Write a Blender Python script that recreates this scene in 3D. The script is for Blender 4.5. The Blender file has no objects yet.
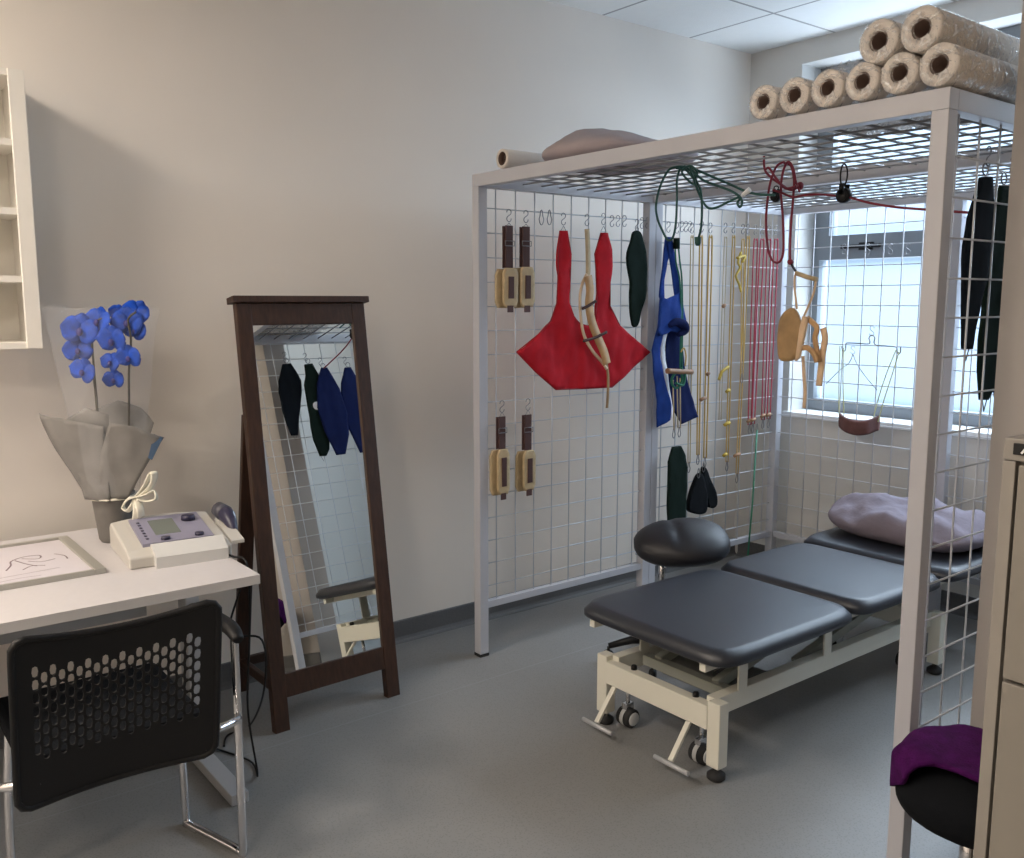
import bpy, bmesh, math, random
from mathutils import Vector, Matrix, noise
from mathutils.geometry import delaunay_2d_cdt
random.seed(7)
PI = math.pi
SC = bpy.context.scene
COL = SC.collection
V = Vector

# ------------------------------------------------------------------ measuring
FPX, PITCH, YAW, HC = 918.0, math.radians(7.94), math.radians(52.0), 1.52
FW = V((-math.sin(YAW)*math.cos(PITCH), math.cos(YAW)*math.cos(PITCH), -math.sin(PITCH)))
RT = V((math.cos(YAW), math.sin(YAW), 0))
UP = RT.cross(FW)
CAM = V((0, 0, HC))
def at(px, py, axis, val):
    """the world point on the plane <axis>=<val> that a photo pixel was measured at"""
    d = FW + RT*((px-512)/FPX) + UP*(-(py-429)/FPX)
    t = (val-CAM[axis])/d[axis]
    return CAM + d*t

# ------------------------------------------------------------------ materials
MATS = {}
def mat(name, col, rough=.5, metal=0, noise_amt=0, noise_scale=20, bump=0, bump_scale=200, sheen=0, coat=0,
        trans=0, alpha=1, emis=None, estr=0, spec=.5, stretch=None):
    if name in MATS: return MATS[name]
    m = bpy.data.materials.new(name); m.use_nodes = True
    nt = m.node_tree; b = nt.nodes['Principled BSDF']
    b.inputs['Base Color'].default_value = (*col, 1)
    b.inputs['Roughness'].default_value = rough
    b.inputs['Metallic'].default_value = metal
    b.inputs['Specular IOR Level'].default_value = spec
    if sheen: b.inputs['Sheen Weight'].default_value = sheen
    if coat: b.inputs['Coat Weight'].default_value = coat
    if trans: b.inputs['Transmission Weight'].default_value = trans
    if alpha < 1: b.inputs['Alpha'].default_value = alpha
    if emis: b.inputs['Emission Color'].default_value = (*emis, 1); b.inputs['Emission Strength'].default_value = estr
    tc = None
    if noise_amt or bump:
        tc = nt.nodes.new('ShaderNodeTexCoord'); src = tc.outputs['Object']
        if stretch:
            mp = nt.nodes.new('ShaderNodeMapping'); mp.inputs['Scale'].default_value = stretch
            nt.links.new(src, mp.inputs['Vector']); src = mp.outputs['Vector']
    if noise_amt:
        n = nt.nodes.new('ShaderNodeTexNoise'); n.inputs['Scale'].default_value = noise_scale; n.inputs['Detail'].default_value = 5
        nt.links.new(src, n.inputs['Vector'])
        r = nt.nodes.new('ShaderNodeMapRange'); r.inputs['From Min'].default_value = .3; r.inputs['From Max'].default_value = .7
        r.inputs['To Min'].default_value = 1-noise_amt; r.inputs['To Max'].default_value = 1+noise_amt
        nt.links.new(n.outputs['Fac'], r.inputs['Value'])
        mx = nt.nodes.new('ShaderNodeVectorMath'); mx.operation = 'SCALE'; mx.inputs[0].default_value = col
        nt.links.new(r.outputs['Result'], mx.inputs['Scale']); nt.links.new(mx.outputs['Vector'], b.inputs['Base Color'])
    if bump:
        n = nt.nodes.new('ShaderNodeTexNoise'); n.inputs['Scale'].default_value = bump_scale; n.inputs['Detail'].default_value = 4
        nt.links.new(src, n.inputs['Vector'])
        bp = nt.nodes.new('ShaderNodeBump'); bp.inputs['Strength'].default_value = bump; bp.inputs['Distance'].default_value = .01
        nt.links.new(n.outputs['Fac'], bp.inputs['Height']); nt.links.new(bp.outputs['Normal'], b.inputs['Normal'])
    MATS[name] = m
    return m

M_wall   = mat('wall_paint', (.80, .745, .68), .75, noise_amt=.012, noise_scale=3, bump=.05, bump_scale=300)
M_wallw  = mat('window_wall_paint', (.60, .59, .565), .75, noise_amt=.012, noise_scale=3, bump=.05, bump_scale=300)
M_skirt  = mat('grey_vinyl_skirting', (.11, .112, .115), .55, noise_amt=.1, noise_scale=120)
M_white  = mat('white_powder_coat', (.47, .475, .515), .4)
M_wire   = mat('white_wire', (.58, .60, .64), .35)
M_lam    = mat('white_laminate', (.57, .545, .55), .4, noise_amt=.015, noise_scale=60)
M_shelf  = mat('white_shelf_board', (.80, .77, .71), .5, noise_amt=.01, noise_scale=10)
M_edge   = mat('grey_edge_band', (.42, .42, .42), .5)
M_steel  = mat('brushed_steel', (.22, .22, .23), .35, metal=1)
M_chrome = mat('chrome', (.75, .75, .77), .12, metal=1)
M_greym  = mat('grey_metal', (.45, .46, .48), .45, metal=.2)
M_black  = mat('black_plastic', (.006, .006, .007), .5, spec=.3)
M_rubber = mat('black_rubber', (.015, .015, .016), .8)
M_blackf = mat('black_fabric', (.006, .007, .009), .95, spec=.15, bump=.3, bump_scale=600)
M_vinyl  = mat('dark_slate_vinyl', (.024, .027, .036), .40, bump=.06, bump_scale=500, noise_amt=.06, noise_scale=30)
M_vinylb = mat('black_vinyl', (.010, .010, .014), .5, bump=.08, bump_scale=400)
M_cream  = mat('cream_steel', (.68, .665, .58), .4)
M_wood   = mat('dark_stained_wood', (.042, .018, .010), .42, noise_amt=.35, noise_scale=8, stretch=(12, 12, 1), bump=.05, bump_scale=30)
M_mirror = mat('silvered_glass', (.90, .93, .92), .0, metal=1)
M_red    = mat('red_canvas', (.48, .012, .022), .85, noise_amt=.12, noise_scale=18, bump=.25, bump_scale=500, spec=.2)
M_redtrim= mat('dark_red_binding', (.30, .012, .02), .8)
M_green  = mat('dark_green_canvas', (.007, .016, .012), .95, spec=.15, noise_amt=.1, bump=.25, bump_scale=500)
M_navy   = mat('navy_canvas', (.007, .014, .075), .9, spec=.15, noise_amt=.1, bump=.25, bump_scale=500)
M_navyb  = mat('near_black_canvas', (.006, .009, .014), .95, spec=.15, noise_amt=.1, bump=.25, bump_scale=500)
M_blue   = mat('royal_blue_canvas', (.012, .045, .24), .85, spec=.2, noise_amt=.12, bump=.25, bump_scale=500)
M_whitef = mat('white_lining', (.75, .76, .80), .8)
M_brown  = mat('brown_webbing', (.075, .032, .028), .75, bump=.3, bump_scale=700)
M_beige  = mat('beige_leather', (.50, .38, .22), .65, noise_amt=.12, noise_scale=30)
M_tan    = mat('tan_leather', (.50, .30, .14), .6, noise_amt=.2, noise_scale=20)
M_tanl   = mat('pale_leather', (.66, .47, .30), .65, noise_amt=.1, noise_scale=20)
M_tand   = mat('dark_tan_leather', (.32, .20, .09), .65, noise_amt=.25, noise_scale=18)
M_yellow = mat('yellow_cord', (.58, .38, .11), .8, bump=.3, bump_scale=900)
M_cream_c= mat('pale_cord', (.56, .44, .26), .8, bump=.3, bump_scale=900)
M_redc   = mat('pink_red_cord', (.46, .06, .10), .8, bump=.3, bump_scale=900)
M_greenc = mat('dark_green_cord', (.012, .07, .06), .6)
M_greenl = mat('green_cord', (.015, .16, .09), .6)
M_maroon = mat('maroon_cord', (.19, .012, .03), .6)
M_limec  = mat('lime_cord', (.62, .66, .35), .7)
M_dowel  = mat('turned_wood', (.34, .19, .10), .5, noise_amt=.2, noise_scale=15)
M_yelw   = mat('yellow_cleat', (.52, .36, .04), .5)
M_mauve  = mat('mauve_pillowcase', (.22, .19, .225), .9, noise_amt=.06, noise_scale=6, bump=.8, bump_scale=14, spec=.2)
M_duvet  = mat('grey_pink_bedding', (.34, .29, .30), .85, noise_amt=.08, noise_scale=5, bump=.4, bump_scale=14)
M_paper  = mat('cream_paper', (.66, .60, .54), .8, noise_amt=.03, noise_scale=200)
M_core   = mat('cardboard_core', (.10, .06, .045), .9)
M_purple = mat('purple_terry', (.060, .006, .075), .95, noise_amt=.25, noise_scale=40, bump=.5, bump_scale=160, spec=.1)
M_cab    = mat('taupe_painted_steel', (.215, .198, .172), .5, noise_amt=.015, noise_scale=15)
M_cabe   = mat('taupe_steel_edge', (.25, .232, .208), .5)
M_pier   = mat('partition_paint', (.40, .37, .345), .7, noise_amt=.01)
M_dev    = mat('device_cream_plastic', (.52, .50, .46), .4)
M_devp   = mat('device_lilac_panel', (.26, .25, .33), .45)
M_lcd    = mat('lcd_green_grey', (.16, .18, .16), .2)
M_dark   = mat('dark_violet_plastic', (.03, .028, .06), .4)
M_wrap   = mat('grey_mesh_wrap', (.20, .192, .182), .7, noise_amt=.12, noise_scale=12, bump=.3, bump_scale=400, alpha=.93)
M_pot    = mat('grey_wrapped_pot', (.16, .15, .138), .75, noise_amt=.15, noise_scale=15)
M_ribbon = mat('cream_ribbon', (.76, .73, .62), .5)
M_petal  = mat('blue_orchid_petal', (.004, .055, .40), .6, spec=.25, noise_amt=.45, noise_scale=28)
M_petald = mat('blue_orchid_lip', (.02, .012, .16), .5)
M_stem   = mat('orchid_stem', (.06, .05, .035), .6)
M_silver = mat('silver_frame', (.42, .41, .37), .35, metal=.4)
M_wframe = mat('window_frame_grey', (.20, .225, .25), .5)
M_sill   = mat('white_sill', (.80, .82, .84), .4)
M_ink    = mat('grey_ink', (.30, .25, .27), .8)
M_inkd   = mat('dark_ink', (.28, .22, .23), .8)
M_bluel  = mat('blue_tag', (.012, .045, .10), .6)
M_whitep = mat('white_plastic', (.8, .8, .8), .4)

def film(name, tint=(.9, .92, .95), opac=.12, bump=.6, bscale=30, streaks=0):
    m = bpy.data.materials.new(name); m.use_nodes = True; nt = m.node_tree
    for n in list(nt.nodes): nt.nodes.remove(n)
    o = nt.nodes.new('ShaderNodeOutputMaterial'); mx = nt.nodes.new('ShaderNodeMixShader')
    t = nt.nodes.new('ShaderNodeBsdfTransparent'); g = nt.nodes.new('ShaderNodeBsdfPrincipled')
    g.inputs['Base Color'].default_value = (*tint, 1); g.inputs['Roughness'].default_value = .12; g.inputs['Specular IOR Level'].default_value = 1
    n = nt.nodes.new('ShaderNodeTexNoise'); n.inputs['Scale'].default_value = bscale
    tc = nt.nodes.new('ShaderNodeTexCoord'); nt.links.new(tc.outputs['Object'], n.inputs['Vector'])
    bp = nt.nodes.new('ShaderNodeBump'); bp.inputs['Strength'].default_value = bump
    nt.links.new(n.outputs['Fac'], bp.inputs['Height']); nt.links.new(bp.outputs['Normal'], g.inputs['Normal'])
    mx.inputs[0].default_value = opac
    if streaks:
        n2 = nt.nodes.new('ShaderNodeTexNoise'); n2.inputs['Scale'].default_value = 22; n2.inputs['Detail'].default_value = 6; n2.inputs['Distortion'].default_value = 2.5
        nt.links.new(tc.outputs['Object'], n2.inputs['Vector'])
        mr = nt.nodes.new('ShaderNodeMapRange'); mr.inputs['From Min'].default_value = .48; mr.inputs['From Max'].default_value = .68
        mr.inputs['To Min'].default_value = .12; mr.inputs['To Max'].default_value = streaks
        nt.links.new(n2.outputs['Fac'], mr.inputs['Value']); nt.links.new(mr.outputs['Result'], mx.inputs[0])
    nt.links.new(t.outputs[0], mx.inputs[1]); nt.links.new(g.outputs[0], mx.inputs[2]); nt.links.new(mx.outputs[0], o.inputs[0])
    return m
M_film = film('clear_plastic_film', tint=(.8,.78,.76), opac=.26, bump=3, bscale=70, streaks=.75)
M_cello = film('clear_cellophane', opac=.07, bump=.8, bscale=10)

def floor_mat():
    m = mat('grey_vinyl_floor', (.215, .215, .212), .45, noise_amt=.05, noise_scale=2.2)
    nt = m.node_tree; b = nt.nodes['Principled BSDF']
    src = b.inputs['Base Color'].links[0].from_socket
    tc = nt.nodes.new('ShaderNodeTexCoord')
    n = nt.nodes.new('ShaderNodeTexVoronoi'); n.inputs['Scale'].default_value = 140
    nt.links.new(tc.outputs['Object'], n.inputs['Vector'])
    r = nt.nodes.new('ShaderNodeMapRange'); r.inputs['From Min'].default_value = .1; r.inputs['From Max'].default_value = .45
    r.inputs['To Min'].default_value = .80; r.inputs['To Max'].default_value = 1.05
    nt.links.new(n.outputs['Distance'], r.inputs['Value'])
    s = nt.nodes.new('ShaderNodeVectorMath'); s.operation = 'SCALE'
    nt.links.new(src, s.inputs[0]); nt.links.new(r.outputs['Result'], s.inputs['Scale'])
    # welded seams between the vinyl sheets, running along the long wall
    sx = nt.nodes.new('ShaderNodeSeparateXYZ'); nt.links.new(tc.outputs['Object'], sx.inputs[0])
    a = nt.nodes.new('ShaderNodeMath'); a.operation = 'ADD'; a.inputs[1].default_value = 2.86 + 20
    nt.links.new(sx.outputs['X'], a.inputs[0])
    md = nt.nodes.new('ShaderNodeMath'); md.operation = 'MODULO'; md.inputs[1].default_value = 2.0
    nt.links.new(a.outputs[0], md.inputs[0])
    lt = nt.nodes.new('ShaderNodeMath'); lt.operation = 'LESS_THAN'; lt.inputs[1].default_value = .006
    nt.links.new(md.outputs[0], lt.inputs[0])
    mx = nt.nodes.new('ShaderNodeMixRGB'); mx.inputs[2].default_value = (.25, .255, .26, 1)
    nt.links.new(lt.outputs[0], mx.inputs[0]); nt.links.new(s.outputs['Vector'], mx.inputs[1])
    nt.links.new(mx.outputs[0], b.inputs['Base Color'])
    return m
def ceil_mat():
    m = mat('ceiling_tile', (.84, .85, .84), .9, bump=.2, bump_scale=150, noise_amt=.01)
    nt = m.node_tree; b = nt.nodes['Principled BSDF']
    src = b.inputs['Base Color'].links[0].from_socket
    tc = nt.nodes.new('ShaderNodeTexCoord'); sx = nt.nodes.new('ShaderNodeSeparateXYZ'); nt.links.new(tc.outputs['Object'], sx.inputs[0])
    outs = []
    for ax, off in (('X', 2.91), ('Y', -3.25)):
        a = nt.nodes.new('ShaderNodeMath'); a.operation = 'ADD'; a.inputs[1].default_value = off + .632*40 + .007
        nt.links.new(sx.outputs[ax], a.inputs[0])
        md = nt.nodes.new('ShaderNodeMath'); md.operation = 'MODULO'; md.inputs[1].default_value = .632
        nt.links.new(a.outputs[0], md.inputs[0])
        lt = nt.nodes.new('ShaderNodeMath'); lt.operation = 'LESS_THAN'; lt.inputs[1].default_value = .014
        nt.links.new(md.outputs[0], lt.inputs[0]); outs.append(lt)
    mxm = nt.nodes.new('ShaderNodeMath'); mxm.operation = 'MAXIMUM'
    nt.links.new(outs[0].outputs[0], mxm.inputs[0]); nt.links.new(outs[1].outputs[0], mxm.inputs[1])
    mx = nt.nodes.new('ShaderNodeMixRGB'); mx.inputs[2].default_value = (.36, .36, .36, 1)
    nt.links.new(mxm.outputs[0], mx.inputs[0]); nt.links.new(src, mx.inputs[1]); nt.links.new(mx.outputs[0], b.inputs['Base Color'])
    return m

# ------------------------------------------------------------------ mesh helpers
def box(bm, x0, x1, y0, y1, z0, z1, bev=0):
    b2 = bmesh.new()
    vs = [b2.verts.new((x, y, z)) for x in (x0, x1) for y in (y0, y1) for z in (z0, z1)]
    for f in ((0,1,3,2), (4,6,7,5), (0,4,5,1), (2,3,7,6), (0,2,6,4), (1,5,7,3)): b2.faces.new([vs[i] for i in f])
    bmesh.ops.recalc_face_normals(b2, faces=b2.faces)
    if bev: bmesh.ops.bevel(b2, geom=list(b2.edges), offset=bev, segments=2, affect='EDGES', profile=.6)
    merge(bm, b2)
def merge(bm, b2, M=None):
    mp = {}
    for v in b2.verts: mp[v] = bm.verts.new(M @ v.co if M else v.co)
    for f in b2.faces:
        try: bm.faces.new([mp[v] for v in f.verts]).smooth = f.smooth
        except ValueError: pass
    b2.free()
def bar(bm, a, b, w, h=None, bev=0, up=V((0, 0, 1))):
    """rectangular bar from a to b, w wide, h high"""
    h = h or w; a, b = V(a), V(b); d = (b-a); L = d.length; d.normalize()
    if abs(d.dot(up)) > .98: up = V((1, 0, 0))
    s = d.cross(up).normalized(); u = s.cross(d).normalized()
    b2 = bmesh.new(); box(b2, 0, L, -w/2, w/2, -h/2, h/2, bev)
    M = Matrix((d, s, u)).transposed().to_4x4(); M.translation = a
    merge(bm, b2, M)
def tube(bm, pts, r, n=8, closed=False, caps=True, flat=1.0):
    pts = [V(p) for p in pts]; N = len(pts)
    rr = r if isinstance(r, (list, tuple)) else [r]*N
    rings = []; prev = None
    for i, p in enumerate(pts):
        if closed: t = pts[(i+1) % N]-pts[i-1]
        else: t = pts[min(i+1, N-1)]-pts[max(i-1, 0)]
        if t.length < 1e-9: t = V((0, 0, 1))
        t.normalize()
        if prev is None:
            u = t.cross(V((0, 0, 1)))
            if u.length < .1: u = t.cross(V((1, 0, 0)))
        else: u = prev - t*prev.dot(t)
        u.normalize(); prev = u; w = t.cross(u)
        rings.append([bm.verts.new(p + u*(math.cos(2*PI*k/n)*rr[i]) + w*(math.sin(2*PI*k/n)*rr[i]*flat)) for k in range(n)])
    for i in range(N if closed else N-1):
        a, b = rings[i], rings[(i+1) % N]
        for k in range(n):
            f = bm.faces.new((a[k], a[(k+1) % n], b[(k+1) % n], b[k])); f.smooth = True
    if caps and not closed:
        bm.faces.new(rings[0][::-1]); bm.faces.new(rings[-1])
def smooth(pts, k=6, closed=False):
    pts = [V(p) for p in pts]; N = len(pts); out = []
    for i in range(N if closed else N-1):
        g = (lambda j: pts[j % N]) if closed else (lambda j: pts[max(0, min(N-1, j))])
        p0, p1, p2, p3 = g(i-1), g(i), g(i+1), g(i+2)
        for s in range(k):
            t = s/k
            out.append(.5*((2*p1) + (p2-p0)*t + (2*p0-5*p1+4*p2-p3)*t*t + (3*p1-p0-3*p2+p3)*t**3))
    if not closed: out.append(pts[-1])
    return out
def lathe(bm, prof, M=None, n=32, closed_prof=False):
    """prof: list of (r, z), spun about local z, moved by M"""
    rings = []
    for r, z in prof:
        if r < 1e-6: rings.append([bm.verts.new((M or Matrix()) @ V((0, 0, z)))])
        else: rings.append([bm.verts.new((M or Matrix()) @ V((r*math.cos(2*PI*k/n), r*math.sin(2*PI*k/n), z))) for k in range(n)])
    R = list(range(len(rings)-1)) + ([-1] if closed_prof else [])
    for i in R:
        a, b = (rings[i], rings[i+1]) if i >= 0 else (rings[-1], rings[0])
        for k in range(n):
            k2 = (k+1) % n
            vs = [a[k], a[k2], b[k2], b[k]] if len(a) > 1 and len(b) > 1 else ([a[0], b[k2], b[k]] if len(a) == 1 and len(b) > 1 else ([a[k], a[k2], b[0]] if len(a) > 1 else None))
            if vs: bm.faces.new(vs).smooth = True
def frame(o, z, x=None):
    """matrix with local z along z"""
    z = V(z).normalized(); x = V(x) if x else (V((1, 0, 0)) if abs(z.x) < .9 else V((0, 1, 0)))
    y = z.cross(x).normalized(); x = y.cross(z)
    M = Matrix((x, y, z)).transposed().to_4x4(); M.translation = V(o)
    return M
def disc(bm, o, axis, r, h, n=28, bev=.15):
    b = min(r, h)*bev
    lathe(bm, [(0, 0), (r-b, 0), (r, b), (r, h-b), (r-b, h), (0, h)], frame(o, axis), n)
def flatmesh(poly, mp, res=.012, amp=0, seed=0, curve=None):
    """a cloth-like sheet: poly in 2D, mp(u,v,w)->xyz; amp = out of plane ripples"""
    bm = bmesh.new()
    poly = [tuple(p) for p in poly]
    # densify outline
    P = []
    for i, a in enumerate(poly):
        b = poly[(i+1) % len(poly)]; L = math.dist(a, b); k = max(1, int(L/res))
        for s in range(k): P.append((a[0]+(b[0]-a[0])*s/k, a[1]+(b[1]-a[1])*s/k))
    nb = len(P)
    xs = [p[0] for p in P]; ys = [p[1] for p in P]
    def inside(x, y):
        c = False; j = nb-1
        for i in range(nb):
            if (P[i][1] > y) != (P[j][1] > y) and x < (P[j][0]-P[i][0])*(y-P[i][1])/(P[j][1]-P[i][1])+P[i][0]: c = not c
            j = i
        return c
    pts = list(P); y = min(ys)+res; row = 0
    while y < max(ys):
        x = min(xs)+res*(.5 if row % 2 else 1)
        while x < max(xs):
            if inside(x, y) and min((x-q[0])**2+(y-q[1])**2 for q in P) > (res*.5)**2: pts.append((x, y))
            x += res
        y += res*.87; row += 1
    vc, ed, fc, *_ = delaunay_2d_cdt([V(p) for p in pts], [(i, (i+1) % nb) for i in range(nb)], [list(range(nb))], 1, 1e-6)
    vs = []
    for v in vc:
        w = amp*noise.noise(V((v.x*9+seed*3.1, v.y*5+seed, seed))) + amp*.5*noise.noise(V((v.x*25, v.y*14, seed+5)))
        if curve: w += curve(v.x, v.y)
        vs.append(bm.verts.new(mp(v.x, v.y, w)))
    for f in fc:
        try: bm.faces.new([vs[i] for i in f]).smooth = True
        except ValueError: pass
    bmesh.ops.recalc_face_normals(bm, faces=bm.faces)
    return bm
def blob(bm, M, rx, ry, rz, ex=2.6, n=28, m=16, f=None):
    """superellipsoid"""
    def s(a, e): return math.copysign(abs(a)**(2/e), a)
    rings = []
    for i in range(m+1):
        ph = -PI/2 + PI*i/m; row = []
        for k in range(n):
            th = 2*PI*k/n
            p = V((rx*s(math.cos(ph), 2.0)*s(math.cos(th), ex), ry*s(math.cos(ph), 2.0)*s(math.sin(th), ex), rz*s(math.sin(ph), 2.0)))
            if f: p = f(p)
            row.append(bm.verts.new(M @ p))
            if i in (0, m): break
        rings.append(row)
    for i in range(m):
        a, b = rings[i], rings[i+1]
        for k in range(n):
            k2 = (k+1) % n
            if len(a) == 1: fc = (a[0], b[k2], b[k])
            elif len(b) == 1: fc = (a[k], a[k2], b[0])
            else: fc = (a[k], a[k2], b[k2], b[k])
            bm.faces.new(fc).smooth = True

def obj(name, bm, m, parent=None, loc=None, solid=0, label=None, offs=0, fix=True):
    if fix: bmesh.ops.recalc_face_normals(bm, faces=bm.faces)
    me = bpy.data.meshes.new(name)
    org = V(loc) if loc is not None else (V((0, 0, 0)))
    wp = V(parent['_w']) if parent is not None else V((0, 0, 0))
    if parent is None and loc is None:
        # origin at the base of the mesh
        xs = [v.co.x for v in bm.verts]; ys = [v.co.y for v in bm.verts]; zs = [v.co.z for v in bm.verts]
        org = V(((min(xs)+max(xs))/2, (min(ys)+max(ys))/2, min(zs)))
    if loc is None and parent is not None: org = wp
    for v in bm.verts: v.co -= org
    bm.to_mesh(me); bm.free(); me.materials.append(m)
    o = bpy.data.objects.new(name, me); COL.objects.link(o)
    o.location = org - wp if parent is not None else org
    o['_w'] = tuple(org)
    if parent is not None: o.parent = parent
    if solid:
        md = o.modifiers.new('thickness', 'SOLIDIFY'); md.thickness = solid; md.offset = offs
    if label: o['label'] = label
    return o
def thing(name, label, cat, loc=(0, 0, 0), group=None):
    o = bpy.data.objects.new(name, None); COL.objects.link(o); o.location = loc; o.empty_display_size = .05
    o['_w'] = tuple(loc); o['label'] = label; o['category'] = cat
    if group: o['group'] = group
    return o
def tag(o, label, cat, group=None):
    o['label'] = label; o['category'] = cat
    if group: o['group'] = group
    return o
def struct(name, bm, m, parent=None):
    o = obj(name, bm, m, parent, loc=(0, 0, 0) if parent is None else None)
    if parent is None: o['kind'] = 'structure'
    return o
def dup(root, delta, label=None, group=None):
    r = root.copy(); COL.objects.link(r); r.location = root.location + V(delta)
    if label: r['label'] = label
    if group: r['group'] = group
    for ch in root.children:
        c = ch.copy(); COL.objects.link(c); c.parent = r
        for g in ch.children:
            d = g.copy(); COL.objects.link(d); d.parent = c
    return r
def B(): return bmesh.new()

# ------------------------------------------------------------------ the room
WX, BY, CZ = -3.44, 4.40, 2.90          # long wall, window wall, ceiling
bm = B(); box(bm, -3.6, 1.75, -2.7, 4.75, -.08, 0); struct('floor', bm, floor_mat())
bm = B(); box(bm, -3.6, 1.75, -2.7, 4.75, CZ, CZ+.08); struct('ceiling', bm, ceil_mat())
bm = B(); box(bm, WX-.12, WX, -2.7, 4.72, 0, CZ); struct('wall_left', bm, M_wall)
bm = B(); box(bm, 1.6, 1.72, -2.7, 2.56, 0, CZ); struct('wall_right', bm, M_wall)
bm = B(); box(bm, WX, 1.6, -2.7, -2.58, 0, CZ); struct('wall_rear', bm, M_wall)
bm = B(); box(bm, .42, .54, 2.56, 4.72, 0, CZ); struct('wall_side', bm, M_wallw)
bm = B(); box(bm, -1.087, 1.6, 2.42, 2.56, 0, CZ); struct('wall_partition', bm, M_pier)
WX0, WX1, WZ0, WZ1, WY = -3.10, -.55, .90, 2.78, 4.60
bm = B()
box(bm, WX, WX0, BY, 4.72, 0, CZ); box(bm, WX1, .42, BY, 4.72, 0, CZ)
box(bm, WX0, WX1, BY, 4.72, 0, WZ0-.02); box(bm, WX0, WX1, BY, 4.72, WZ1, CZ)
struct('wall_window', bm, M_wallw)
# coved vinyl skirting
def skirting(name, a, b, nrm):
    a, b, nrm = V(a), V(b), V(nrm); bm = B()
    prof = [(0, 0), (.028, 0), (.020, .003), (.011, .010), (.006, .022), (.005, .095), (0, .099)]
    R = [[bm.verts.new(p+nrm*o+V((0, 0, z))) for o, z in prof] for p in (a, b)]
    for i in range(len(prof)):
        j = (i+1) % len(prof); bm.faces.new((R[0][i], R[0][j], R[1][j], R[1][i]))
    bm.faces.new(R[0]); bm.faces.new(R[1][::-1]); struct(name, bm, M_skirt)
skirting('baseboard_left', (WX, -2.58, 0), (WX, BY, 0), (1, 0, 0))
skirting('baseboard_back', (WX+.03, BY, 0), (.39, BY, 0), (0, -1, 0))
skirting('baseboard_side', (.42, 2.56, 0), (.42, BY, 0), (-1, 0, 0))
skirting('baseboard_partition', (-1.085, 2.42, 0), (1.57, 2.42, 0), (0, -1, 0))
skirting('baseboard_rear', (WX+.03, -2.58, 0), (1.57, -2.58, 0), (0, 1, 0))
# window
wn = bpy.data.objects.new('window_1', None); COL.objects.link(wn); wn['kind'] = 'structure'; wn['_w'] = (0, 0, 0)
bm = B(); F = .05
y0, y1 = WY-.03, WY+.04
box(bm, WX0, WX0+.045, y0, y1, WZ0, WZ1); box(bm, WX1-.045, WX1, y0, y1, WZ0, WZ1)
box(bm, WX0+.045, WX1-.045, y0, y1, WZ1-.06, WZ1); box(bm, WX0+.045, WX1-.045, y0, y1, WZ0, WZ0+.07)
box(bm, WX0+.045, -1.72, y0-.02, y1, 1.745, 1.82); box(bm, -1.65, WX1-.045, y0-.02, y1, 1.745, 1.84)
box(bm, -1.72, -1.65, y0, y1, WZ0+.07, WZ1-.06)
box(bm, WX0+.045, WX0+.105, y0-.01, y1, 1.875, WZ1-.06); box(bm, -1.78, -1.72, y0-.01, y1, 1.875, WZ1-.06)
box(bm, WX0+.045, -1.72, y0-.01, y1, 1.82, 1.875)
obj('window_frame', bm, M_wframe, wn)
bm = B(); box(bm, WX0-.02, WX1+.02, BY-.025, WY-.03, WZ0-.025, WZ0+.005, .004); obj('window_sill', bm, M_sill, wn)
bm = B(); box(bm, -2.90, -2.67, WY-.075, WY-.055, 1.80, 1.82, .004); box(bm, -2.80, -2.72, WY-.06, WY-.04, 1.79, 1.83, .004)
obj('window_handle', bm, M_black, wn)
def pane_mat():
    m = bpy.data.materials.new('frosted_glass'); m.use_nodes = True; nt = m.node_tree
    for n in list(nt.nodes): nt.nodes.remove(n)
    o = nt.nodes.new('ShaderNodeOutputMaterial')
    t = nt.nodes.new('ShaderNodeBsdfTranslucent'); t.inputs['Color'].default_value = (.62, .80, 1, 1)
    tr = nt.nodes.new('ShaderNodeBsdfTransparent'); tr.inputs['Color'].default_value = (.85, .93, 1, 1)
    g = nt.nodes.new('ShaderNodeBsdfGlossy'); g.inputs['Roughness'].default_value = .2; g.inputs['Color'].default_value = (.5, .5, .5, 1)
    m1 = nt.nodes.new('ShaderNodeMixShader'); m1.inputs[0].default_value = .80
    m2 = nt.nodes.new('ShaderNodeMixShader'); m2.inputs[0].default_value = .06
    nt.links.new(t.outputs[0], m1.inputs[1]); nt.links.new(tr.outputs[0], m1.inputs[2])
    nt.links.new(m1.outputs[0], m2.inputs[1]); nt.links.new(g.outputs[0], m2.inputs[2]); nt.links.new(m2.outputs[0], o.inputs[0])
    return m
MP = pane_mat()
for (a, b, c, d) in ((WX0+.045, -1.72, WZ0+.07, 1.745), (-1.65, WX1-.045, WZ0+.07, 1.745), (WX0+.105, -1.78, 1.875, WZ1-.06), (-1.65, WX1-.045, 1.84, WZ1-.06)):
    bm = B(); vs = [bm.verts.new(p) for p in ((a-.005, WY+.005, c-.005), (b+.005, WY+.005, c-.005), (b+.005, WY+.005, d+.005), (a-.005, WY+.005, d+.005))]; bm.faces.new(vs)
    obj('window_pane', bm, MP, wn)

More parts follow.
